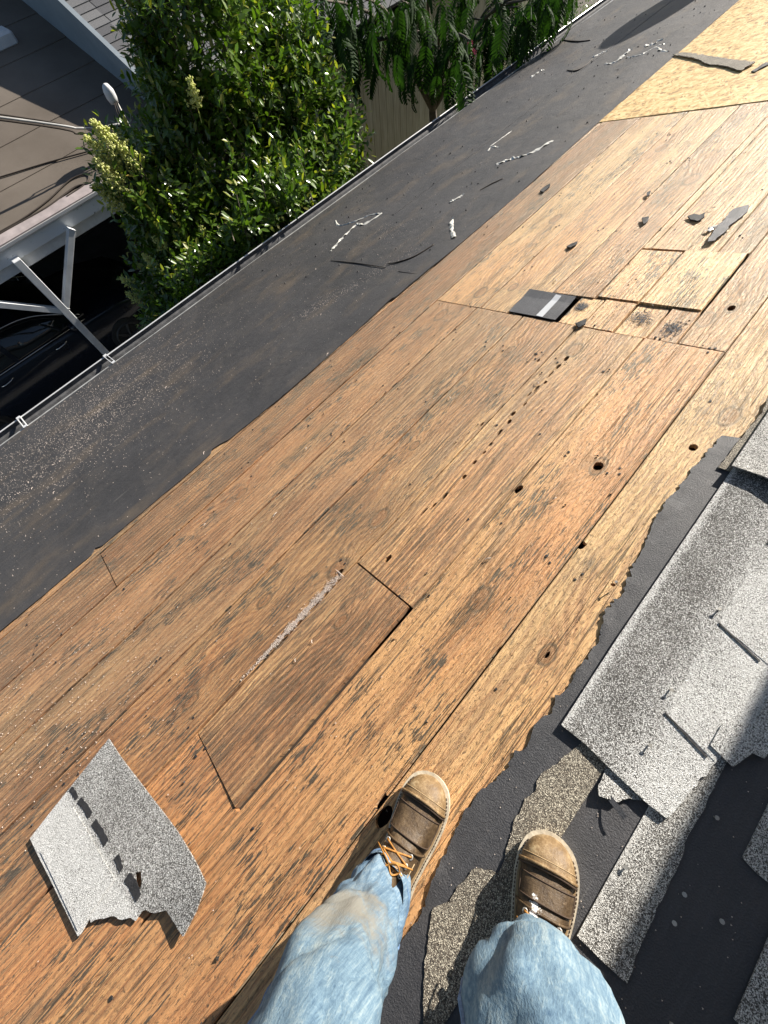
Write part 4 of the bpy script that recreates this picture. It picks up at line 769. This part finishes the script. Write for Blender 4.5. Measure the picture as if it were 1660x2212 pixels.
for c0, sd, n_ in anchors:
    for k in range(int(n_*1.1)):
        o = new('frond', fms[k % 4], None, scr); q = Vector([random.gauss(c0[i], sd[i]*.7) for i in range(3)])
        a = random.uniform(0, 6.28); o.location = q-SO; o.rotation_euler = (random.uniform(-.3, .3), random.uniform(.35, 1.15), a); s = random.uniform(.8, 1.15); o.scale = (s, s, s)
tp = [tube_vf(spline([(0, 0, 0), (.1, -.1, 1), (-.1, -.1, 1.9), (-.3, -.3, 2.6)], 4), [.09-.003*i for i in range(13)], 8)]
for c0, sd, n_ in anchors: tp.append(tube_vf(spline([(-.1, -.1, 1.9), tuple((Vector(c0)-SO)*.55+Vector((0, 0, 1.25))), tuple(Vector(c0)-SO+Vector((0, 0, .1)))], 5), [.035-.0028*i for i in range(11)], 6))
new('trunk', me_from('trunk', *join_vf(tp), True), M['bark'], silk)
M['pink'] = plain('pink_blossom', (.75, .22, .32), .7, .3, 40)
for q in ((6.05, 4.62, 2.80), (6.12, 4.60, 2.70)):
    ps = [tube_vf([(0, 0, 0), tuple(Vector((math.cos(k*2.4)*math.sin(.3+k*.05), math.sin(k*2.4)*math.sin(.3+k*.05), math.cos(.3+k*.05)))*.05)], [.0016, .003], 3, False) for k in range(34)]
    o = new('blossom', me_from('blossom', *join_vf(ps)), M['pink'], silk); o.location = Vector(q)-SO
def shrub(name, pos, lobes_, count, label, ls=(.05, .08), mat='leaf', stem=True):
    p, d = twigs_on_lobes(lobes_, count); A, B, N, S, T = leafy(p, d, 4, .22, ls); O_ = np.array(pos)
    t = empty(name, Matrix.Translation(pos)); tag(t, label, 'shrub'); fr = leaf_frames(A-O_, B, N, S)
    kind(new('crown', leaves_mesh('crown', fr), M[mat], t), 'stuff')
    new('stem', me_from('stem', *join_vf([tube_vf([(0, 0, 0), tuple(np.array(l[:3])-O_)], [.03, .008], 6) for l in lobes_]), True), M['bark'], t)
shrub('shrub', (4.25, 6.2, -.4), [(4.25, 5.9, .9, .30, .4, .55), (4.45, 5.6, 1.25, .14, .16, .3)], 70, 'small dark leafy shrub at the foot of the beige siding')
shrub('shrub', (5.6, 6.1, -.4), [(5.6, 5.6, 1.1, .28, .3, .3)], 50, 'small light green shrub peeking over the gutter before the siding', (.04, .06), 'tipleaf')
shrub('hedge', (11.5, 5.9, -.4), [(10.2, 5.6, 1.0, 1.0, .6, .9), (11.8, 5.7, .9, 1.2, .7, .9), (9.2, 5.8, 1.2, .7, .6, .8)], 520, 'dark green hedge beyond the silk tree at the top of the picture')
kind(new('lawn', me_from('lawn', [(3.2, 4.2, -.385), (30, 4.2, -.385), (30, 7.5, -.385), (3.2, 7.5, -.385)], [(0, 1, 2, 3)]), plain('dry_grass', (.10, .10, .05), .9, .5, 25, bump=.6)), 'structure')

# ================================================================== guessed shadow casters, added out of view
dm = empty('shadow_block', MR @ Matrix.Translation((0, -.80, 0))); tag(dm, 'added unseen siding-clad dormer upslope behind the person, casting the big shadow on the right', 'shadow_block')  # invented block, placed and sized to cast the shadow at lower right
new('wall', box_me('wall', (-3.2, -2.2, -.3), (4.3, -.012, 1.09)), M['attic'], dm)
for k in range(8): new('siding_board', beam_me('siding_board', (-3.2, 0, .08+k*.13), (4.3, 0, .08+k*.13), .022, .128, (0, .12, 1)), M['trim'], dm)
new('roof', box_me('roof', (-3.3, -2.3, 1.095), (4.42, .04, 1.155), .006), M['gran_dark'], dm)
dish = empty('shadow_dish', MR @ Matrix.Translation((8.36, 2.55, 0))); tag(dish, 'unseen dish-shaped shadow caster added on a short mast farther along the roof', 'added shadow caster')  # invented caster for the dark blob on the far felt
V, F = [], []
for i in range(6):
    rr = .40*i/5
    for k in range(24):
        a = k*math.pi/12; V.append((.12*(rr/.4)**2, rr*math.cos(a)*.85, rr*math.sin(a)))
for i in range(5):
    for k in range(24): F.append((i*24+k, i*24+(k+1) % 24, (i+1)*24+(k+1) % 24, (i+1)*24+k))
o = new('reflector', me_from('reflector', V, F, True), M['dirty_metal'], dish); o.location = (0, 0, .62); o.rotation_euler = (.5, -.3, .5); o.modifiers.new('t', 'SOLIDIFY').thickness = .01
new('pole', tube_me('pole', [(.0, 0, 0), (.02, 0, .6)], .022, 8), M['dirty_metal'], dish); new('feed_arm', tube_me('feed_arm', [(0, 0, .45), (.45, .2, .5)], .015, 6), M['dirty_metal'], dish)
# ================================================================== the person whose legs we look down on
g = G('denim'); c = g.co(); x, y, z = g.sep(c)[:3]
tw = g.noise(g.mapv(c, (420, 420, 60)), 1, 3, .7); tw2 = g.noise(g.mapv(c, (60, 60, 420)), 1, 3, .7); fade = g.noise(g.mapv(c, (9, 9, 4)), 1, 4, .6); slub = g.noise(g.mapv(c, (160, 160, 9)), 1, 3, .6)
v = g.math('ADD', g.math('MULTIPLY', tw, .20), g.math('MULTIPLY', tw2, .10)); v = g.math('ADD', v, g.math('MULTIPLY', fade, .26)); v = g.math('ADD', v, g.math('MULTIPLY', slub, .32))
col = g.ramp(v, [(.29, (.038, .078, .140)), (.44, (.120, .190, .265)), (.58, (.28, .345, .385))])
col = g.mix(g.sm(z, .10, .42, 0, .5), col, g.mix(1, col, (1.25, 1.22, 1.08), 'MULTIPLY'))
dl = g.vm('LENGTH', g.vm('MULTIPLY', g.vm('SUBTRACT', c, (-.045, .112, .37)), (1, 1, .75)))
dr = g.vm('LENGTH', g.vm('MULTIPLY', g.vm('SUBTRACT', c, (.14, -.19, .25)), (1, 1, .75)))
dd = g.math('ADD', g.math('MINIMUM', dl, dr), g.math('MULTIPLY', g.math('SUBTRACT', g.noise(c, 26, 6, .75), .5), .20))
col = g.mix(g.sm(dd, .105, .02, 0, .85), col, (.20, .185, .15)); col = g.mix(g.sm(g.noise(c, 34, 4, .7), .66, .78, 0, .4), col, (.2, .18, .14))
g.bump(g.math('ADD', tw, g.math('MULTIPLY', slub, .6)), .5, .002); M['denim'] = g.done(col, .85, .2)
def leather(name, dark, mid, lite, paint=None):
    g = G(name); c = g.co(); n = g.noise(c, 38, 5, .65); n2 = g.noise(c, 180, 4, .7); sc_ = g.noise(c, 70, 4, .7)
    col = g.ramp(g.math('ADD', g.math('MULTIPLY', n, .7), g.math('MULTIPLY', n2, .3)), [(.35, dark), (.52, mid), (.70, lite)])
    col = g.mix(g.sm(sc_, .62, .74, 0, .6), col, tuple(min(1, a*1.7+.05) for a in lite)); col = g.mix(g.sm(g.noise(c, 420, 2, .5), .70, .76, 0, .6), col, (.5, .45, .36))
    if paint:
        px, py, pr = paint; q = g.vm('LENGTH', g.vm('MULTIPLY', g.vm('SUBTRACT', c, (px, py, .0)), (.8, 1.6, 0))); q = g.math('ADD', q, g.math('MULTIPLY', g.math('SUBTRACT', g.noise(g.mapv(c, (1, 1, 0)), 55, 5, .7), .5), .085))
        col = g.mix(g.sm(q, pr, pr-.006), col, (.78, .76, .72))
    g.bump(g.math('ADD', g.math('MULTIPLY', n, .7), n2), .5, .003); return g.done(col, g.math('MULTIPLY_ADD', n, .3, .38), .4)
M['lea'] = leather('worn_brown_leather', (.034, .020, .010), (.082, .052, .026), (.15, .10, .052)); M['leap'] = leather('worn_brown_leather_paint', (.034, .020, .010), (.082, .052, .026), (.15, .10, .052), (.186, .018, .015))
M['toe'] = leather('scuffed_tan_leather', (.12, .072, .032), (.21, .135, .064), (.40, .30, .17)); M['sole'] = plain('cream_crepe_sole', (.50, .43, .32), .75, .25, 40, bump=.4)
M['welt'] = plain('tan_welt', (.30, .20, .10), .7, .3, 60); M['lace'] = plain('orange_lace', (.36, .16, .03), .6, .35, 150); M['thread'] = plain('stitch_thread', (.34, .24, .13), .7, .3, 90); M['dkthread'] = plain('dark_seam', (.05, .03, .018), .8)
M['skin'] = plain('skin', (.55, .34, .25), .5, .1, 12); M['shirt'] = plain('grey_work_shirt', (.20, .21, .22), .85, .2, 9, bump=.3); M['hair'] = plain('dark_hair', (.04, .03, .02), .6)
WX = [0, .006, .02, .05, .10, .15, .19, .225, .255, .278, .292, .301, .305]; WY = [.004, .018, .030, .037, .036, .043, .0495, .0525, .0505, .043, .033, .019, .004]
HX = [0, .02, .05, .085, .11, .135, .16, .20, .24, .27, .29, .301, .305]; HY = [.12, .165, .175, .172, .158, .130, .108, .085, .073, .066, .055, .042, .030]
def bsurf(x, a, off=0):
    def pt(x, a):
        w = float(np.interp(x, WX, WY)); h = float(np.interp(x, HX, HY)); zs = .026; ca = math.cos(a); sa = max(0, math.sin(a))
        return Vector((x, math.copysign(abs(ca)**.72, ca)*w, zs+(h-zs)*sa**.80))
    p = pt(x, a)
    if off:
        e = .004; du = pt(min(.305, x+e), a)-pt(max(0, x-e), a); dv = pt(x, min(math.pi, a+.06))-pt(x, max(0, a-.06)); n = du.cross(dv)
        if n.length > 1e-9:
            n.normalize(); n = n if n.z > -.2 else -n
            if n.dot(p-Vector((x, 0, .03))) < 0: n = -n
            p = p+n*off
    return p
def bgrid(name, xs, a0, a1, na, off, zadd=None):
    V = []; F = []
    for i, x in enumerate(xs):
        for k in range(na+1):
            a = a0+(a1-a0)*k/na; V.append(bsurf(x, a, off(i, k) if callable(off) else off))
    for i in range(len(xs)-1):
        for k in range(na): F.append((i*(na+1)+k, (i+1)*(na+1)+k, (i+1)*(na+1)+k+1, i*(na+1)+k+1))
    return V, F
def boot(par, ML, mat, flip, label):
    b = new('boot', None, None, par); b.matrix_parent_inverse = Matrix(); b.matrix_local = ML; b['label'] = label
    d0 = .020 if flip == 2 else 0; pa = .182+d0*.9; pw = .052-d0*.9
    def part(n, vf, m, smooth=True): return new(n, me_from(n, vf[0], vf[1], smooth), m, b)
    wr = lambda i, k: .0016*math.sin(i*1.3+k*.35)*(1 if 8 < i < 24 else .3)+.0012*nz(i*.4, k*.4, flip)
    xs = [.305*(.5-.5*math.cos(math.pi*i/40)) for i in range(41)]
    part('upper', bgrid('upper', xs, 0, math.pi, 28, wr), mat)
    tx = [.236+.069*(1-math.cos(math.pi/2*(i/12))) if False else .249+.056*math.sin(math.pi/2*i/12) for i in range(13)]
    V, F = bgrid('toe_cap', tx, .05, math.pi-.05, 28, .0045)
    # the cap's rear edge bows forward in the middle
    V = [v-Vector((.012*(1-(abs(v.y)/.055)**2)*max(0, (.305-v.x)/.056)*-.6, 0, 0)) for v in V]; part('toe_cap', (V, F), M['toe'])
    e = [bsurf(.250, .12+(math.pi-.24)*k/20, .006)+Vector((.0072*(1-(abs(math.cos(.12+(math.pi-.24)*k/20)))**2), 0, 0)) for k in range(21)]
    part('cap_edge', tube_vf(e, .0034, 6), M['toe']); part('cap_gap', tube_vf([q-Vector((.0055, 0, .0015)) for q in e], .0030, 5), M['dkthread'])
    s2 = [bsurf(.262+.006*math.sin(math.pi*k/20), .12+(math.pi-.24)*k/20, .0058) for k in range(21)]; part('stitch', tube_vf(s2, .0009, 4), M['thread'])
    px = [pa+pw*i/8 for i in range(9)]; part('vamp_patch', bgrid('vamp_patch', px, .62, math.pi-.34, 16, .0035), mat)
    bd = [bsurf(pa, .62+(math.pi-.96)*k/16, .004) for k in range(17)]+[bsurf(pa+pw*k/6, math.pi-.34, .004) for k in range(1, 7)]+[bsurf(.234, math.pi-.34-(math.pi-.96)*k/16, .004) for k in range(1, 17)]+[bsurf(.234-pw*k/6, .62, .004) for k in range(1, 7)]
    part('patch_welt', tube_vf(bd, .0016, 5), M['dkthread'])
    q = [bsurf(.166+d0, .25+(math.pi-.5)*k/16, .003) for k in range(17)]; part('facing_edge', tube_vf(q, .0026, 5), mat)
    part('welt_stitch', join_vf([tube_vf([(x, sg*(float(np.interp(x, WX, WY))+.0072), .0272), (x+.004, sg*(float(np.interp(x+.004, WX, WY))+.0072), .0272)], .0011, 4) for x in [.03+.0068*q for q in range(38)] for sg in (-1, 1)]), M['dkthread'])
    for sd in (0, 1): part('side_seam', tube_vf([bsurf(.05+.1*k/10, (.42 if sd else math.pi-.42)+(.02*k if sd else -.02*k), .0018) for k in range(11)], .0012, 4), M['thread'])
    out = [(x, w) for x, w in zip(WX, WY)]; xs2 = [.305*(.5-.5*math.cos(math.pi*i/28)) for i in range(29)]
    def slab(ex, z0, z1):
        ol = []
        for sgn in (1, -1):
            for x in (xs2 if sgn > 0 else xs2[::-1]):
                f = (x/.305-.5)*2; ol.append((.1525+(x-.1525)*(1+ex/.15), sgn*(float(np.interp(x, WX, WY))+ex*math.sqrt(max(0, 1-f**6)))))
        n = len(ol); V = [(a, b_, z) for z in (z0, z1) for a, b_ in ol]; F = [tuple(range(n))[::-1], tuple(range(n, 2*n))]+[(k, (k+1) % n, n+(k+1) % n, n+k) for k in range(n)]; return V, F
    part('sole', slab(.010, .0, .019), M['sole'], False); part('welt', slab(.0115, .0192, .0265), M['sole'], False); part('welt_rim', slab(.0045, .0267, .0305), M['welt'], False)
    el = [.126+d0, .142+d0, .158+d0]
    for x in el:
        for s in (-1, 1):
            c0 = bsurf(x, math.pi/2+s*.52, .004); part('eyelet', tube_vf([c0+Vector((.0048*math.cos(t*.785), .0042*math.sin(t*.785), -s*0)) for t in range(9)], .0016, 5, False), M['nail'])
    lp_ = []
    for k in range(3):
        for s in (-1, 1):
            A_ = bsurf(el[k], math.pi/2+s*.52, .007); B_ = bsurf(el[max(0, k-1)], math.pi/2-s*.52, .009); lp_.append(tube_vf(spline([A_, (A_+B_)/2+Vector((0, 0, .003)), B_], 4), .0021, 5))
    c0 = bsurf(.128+d0, math.pi/2, .009)
    for s in (-1, 1):
        lp_.append(tube_vf(spline([c0, c0+Vector((.010, s*.016, .004)), c0+Vector((-.002, s*.024, -.006)), c0+Vector((-.012, s*.012, .0)), c0], 5), .0019, 5)); lp_.append(tube_vf(spline([c0, c0+Vector((.010, s*.022, -.004)), c0+Vector((.012, s*.044, -.026))], 5), .0018, 5))
    part('lace', join_vf(lp_), M['lace']); return b
body_pts = {'pel': (-.30, -.32, .95), 'spine': (-.30, -.38, 1.12), 'chest': (-.295, -.45, 1.32), 'neck': (-.28, -.50, 1.47), 'headb': (-.25, -.50, 1.53), 'headt': (-.22, -.52, 1.68),
 'lh': (-.335, -.235, .90), 'lk': (-.412, .038, .50), 'la': (-.393, .108, .10), 'lt': (-.30, .135, .06), 'rh': (-.265, -.415, .90), 'rk': (-.20, -.145, .48), 'ra': (-.262, -.168, .10), 'rt': (-.17, -.135, .06),
 'ls': (-.34, -.30, 1.38), 'le': (-.33, -.16, 1.18), 'lw': (-.16, -.12, 1.29), 'rs': (-.25, -.60, 1.38), 're': (-.20, -.56, 1.14), 'rw': (-.10, -.36, 1.30)}
eds = [('pel', 'spine'), ('spine', 'chest'), ('chest', 'neck'), ('neck', 'headb'), ('headb', 'headt'), ('pel', 'lh'), ('lh', 'lk'), ('lk', 'la'), ('la', 'lt'), ('pel', 'rh'), ('rh', 'rk'), ('rk', 'ra'), ('ra', 'rt'), ('chest', 'ls'), ('ls', 'le'), ('le', 'lw'), ('chest', 'rs'), ('rs', 're'), ('re', 'rw')]
rad = dict(pel=.12, spine=.12, chest=.13, neck=.055, headb=.075, headt=.07, lh=.085, lk=.055, la=.036, lt=.025, rh=.085, rk=.055, ra=.036, rt=.025, ls=.06, le=.042, lw=.03, rs=.06, re=.042, rw=.03)
ks = list(body_pts); org = Vector((-.3, 0, 0))
me = bpy.data.meshes.new('person'); me.from_pydata([Vector(body_pts[k])-org for k in ks], [(ks.index(a), ks.index(b)) for a, b in eds], []); me.update()
per = new('person', me, M['skin'], None, MR @ Matrix.Translation(org)); tag(per, 'person in faded dirty jeans and brown work boots, legs seen from above on the roof', 'person')
sk = per.modifiers.new('skin', 'SKIN'); sk.use_smooth_shade = True
for i, k in enumerate(ks):
    d_ = me.skin_vertices[0].data[i]; d_.radius = (rad[k], rad[k]); d_.use_root = (k == 'pel')
per.modifiers.new('sub', 'SUBSURF').levels = 1; per.modifiers['sub'].render_levels = 2
def legs(path, fdir, seed, na=56, nr=84):
    zs = [p_[0] for p_ in path]; V = []; F = []; f = Vector((fdir[0], fdir[1], 0)).normalized(); s = Vector((-f.y, f.x, 0)); z0, z1 = zs[0], zs[-1]
    for i in range(nr+1):
        t = i/nr; z = z0+(z1-z0)*t**1.25; cx = float(np.interp(z, zs, [q[1] for q in path])); cy = float(np.interp(z, zs, [q[2] for q in path])); r = float(np.interp(z, zs, [q[3] for q in path]))
        for k in range(na):
            a = 2*math.pi*k/na; ca, sa = math.cos(a), math.sin(a); hem = max(0, 1-(z-z0)/.10)
            st = max(0, 1-abs(z-z0-.07)/.11); kn = max(0, 1-abs(z-.47)/.13)
            ph = z*62+2.2*ca+3.0*nz(ca*1.2, sa*1.2, z*6+seed)
            dr = .0085*math.sin(ph)*st*(.5+.5*nz(ca, sa, seed+4)+.3)+.004*math.sin(z*95+4*sa+seed)*kn*max(0, -ca+.4)+.014*nz(ca*1.1, sa*1.1, z*7+seed)+.007*nz(ca*2.6, sa*2.6, z*13+seed)
            fo = abs(nz(ca*1.3+z*4, sa*1.3, z*8+seed*2)); dr -= .012*max(0, 1-fo*7)*min(1, (z-z0)/.05)*.55; fo2 = abs(nz(ca*2.1, sa*2.1+z*7, z*5+seed*3)); dr -= .004*max(0, 1-fo2*8)*min(1, (z-z0)/.05)
            if abs(z-z0) < .004: dr += .002
            rr = r+dr; p_ = Vector((cx, cy, z+hem*(.012*ca)))+f*ca*rr*1.06+s*sa*rr
            V.append(p_)
    for i in range(nr):
        for k in range(na): F.append((i*na+k, i*na+(k+1) % na, (i+1)*na+(k+1) % na, (i+1)*na+k))
    # turned-in hem so that the cuff has thickness
    b0 = len(V); V += [Vector((float(path[0][1]), float(path[0][2]), 0))*.06+v*.94+Vector((0, 0, .004)) for v in V[:na]]; b1 = len(V); V += [v+Vector((0, 0, .05)) for v in V[b0:b0+na]]
    for k in range(na): F.append((k, b0+k, b0+(k+1) % na, (k+1) % na)); F.append((b0+k, b1+k, b1+(k+1) % na, b0+(k+1) % na))
    return V, F, na, nr
LP = [(.085, -.392, .108, .064), (.14, -.393, .102, .066), (.20, -.395, .093, .066), (.27, -.397, .082, .064), (.32, -.399, .072, .074), (.38, -.402, .060, .074), (.47, -.404, .042, .080), (.56, -.400, .016, .086), (.75, -.375, -.10, .100), (.93, -.335, -.24, .118), (1.02, -.315, -.30, .13)]
RP = [(.085, -.292, -.180, .066), (.14, -.280, -.172, .070), (.20, -.260, -.162, .073), (.29, -.222, -.150, .079), (.38, -.207, -.146, .085), (.47, -.198, -.145, .091), (.56, -.202, -.165, .094), (.75, -.235, -.28, .102), (.93, -.265, -.40, .118), (1.02, -.285, -.35, .13)]
V1, F1, na, nr = legs(LP, (.965, .26), 1); V2, F2, _, _ = legs(RP, (.927, .375), 7)
jv, jf = join_vf([(V1, F1), (V2, F2)]); jm = me_from('jeans', [v-org for v in jv], jf, True); jm2 = jm
jeans = new('jeans', jm, M['denim'], per)
def seam(V, ang, off, r, mat, i0=2, i1=70):
    pts = []
    for i in range(i0, i1):
        k = int(ang/6.2832*na) % na; v = V[i*na+k]; c_ = sum((V[i*na+j] for j in range(0, na, 4)), Vector())/(na/4); n_ = (v-c_); n_.z = 0; n_.normalize(); pts.append(v+n_*.0006+Vector((0, 0, 0))-org); 
    return new('seam', tube_me('seam', pts, r, 5), mat, jeans)
M['denim_seam'] = plain('seam_denim', (.11, .19, .33), .85, .35, 120)
for V_, a in ((V1, 4.4), (V1, 1.7), (V2, 4.5), (V2, 1.6)): seam(V_, a, 0, .0028, M['denim_seam']); 
for V_ in (V1, V2): new('hem', tube_me('hem', [V_[3*na+k % na]*1.0-org for k in range(na+1)], .0016, 4), M['denim_seam'], jeans)
ML = lambda toe, ang: Matrix.Translation((toe[0]-.305*math.cos(ang)-org.x, toe[1]-.305*math.sin(ang), .006)) @ Matrix.Rotation(ang, 4, 'Z')
boot(per, ML((-.160, .168), R_(15.5)), M['lea'], 1, 'left work boot with the toe pointing at the planks'); boot(per, ML((-.057, -.092), R_(22)), M['leap'], 2, 'right work boot with white paint splashes on the laces')
# shirt and hair
def ring(c_, rx, ry, n=20, tilt=0): return [Vector(c_)+Vector((math.cos(k*2*math.pi/n)*rx, math.sin(k*2*math.pi/n)*ry, 0))-org for k in range(n)]
rs_ = [ring((-.30, -.33, .96), .125, .165), ring((-.30, -.37, 1.10), .125, .16), ring((-.295, -.44, 1.30), .135, .19), ring((-.29, -.47, 1.42), .10, .17), ring((-.28, -.50, 1.47), .06, .065)]
V = [v for r in rs_ for v in r]; F = [(i*20+k, i*20+(k+1) % 20, (i+1)*20+(k+1) % 20, (i+1)*20+k) for i in range(4) for k in range(20)]
new('shirt', me_from('shirt', V, F, True), M['shirt'], per)
slv = join_vf([tube_vf(spline([Vector(body_pts[a])-org, Vector(body_pts[b])-org], 4), [.075, .07, .066, .06, .056], 10, False) for a, b in (('ls', 'le'), ('rs', 're'))]); new('sleeves', me_from('sleeves', *slv, True), M['shirt'], per)
V, F = tube_vf([Vector((-.235, -.525, 1.60))-org, Vector((-.22, -.53, 1.66))-org, Vector((-.215, -.535, 1.72))-org, Vector((-.21, -.535, 1.75))-org], [.10, .103, .085, .02], 16); new('hair', me_from('hair', V, F, True), M['hair'], per)
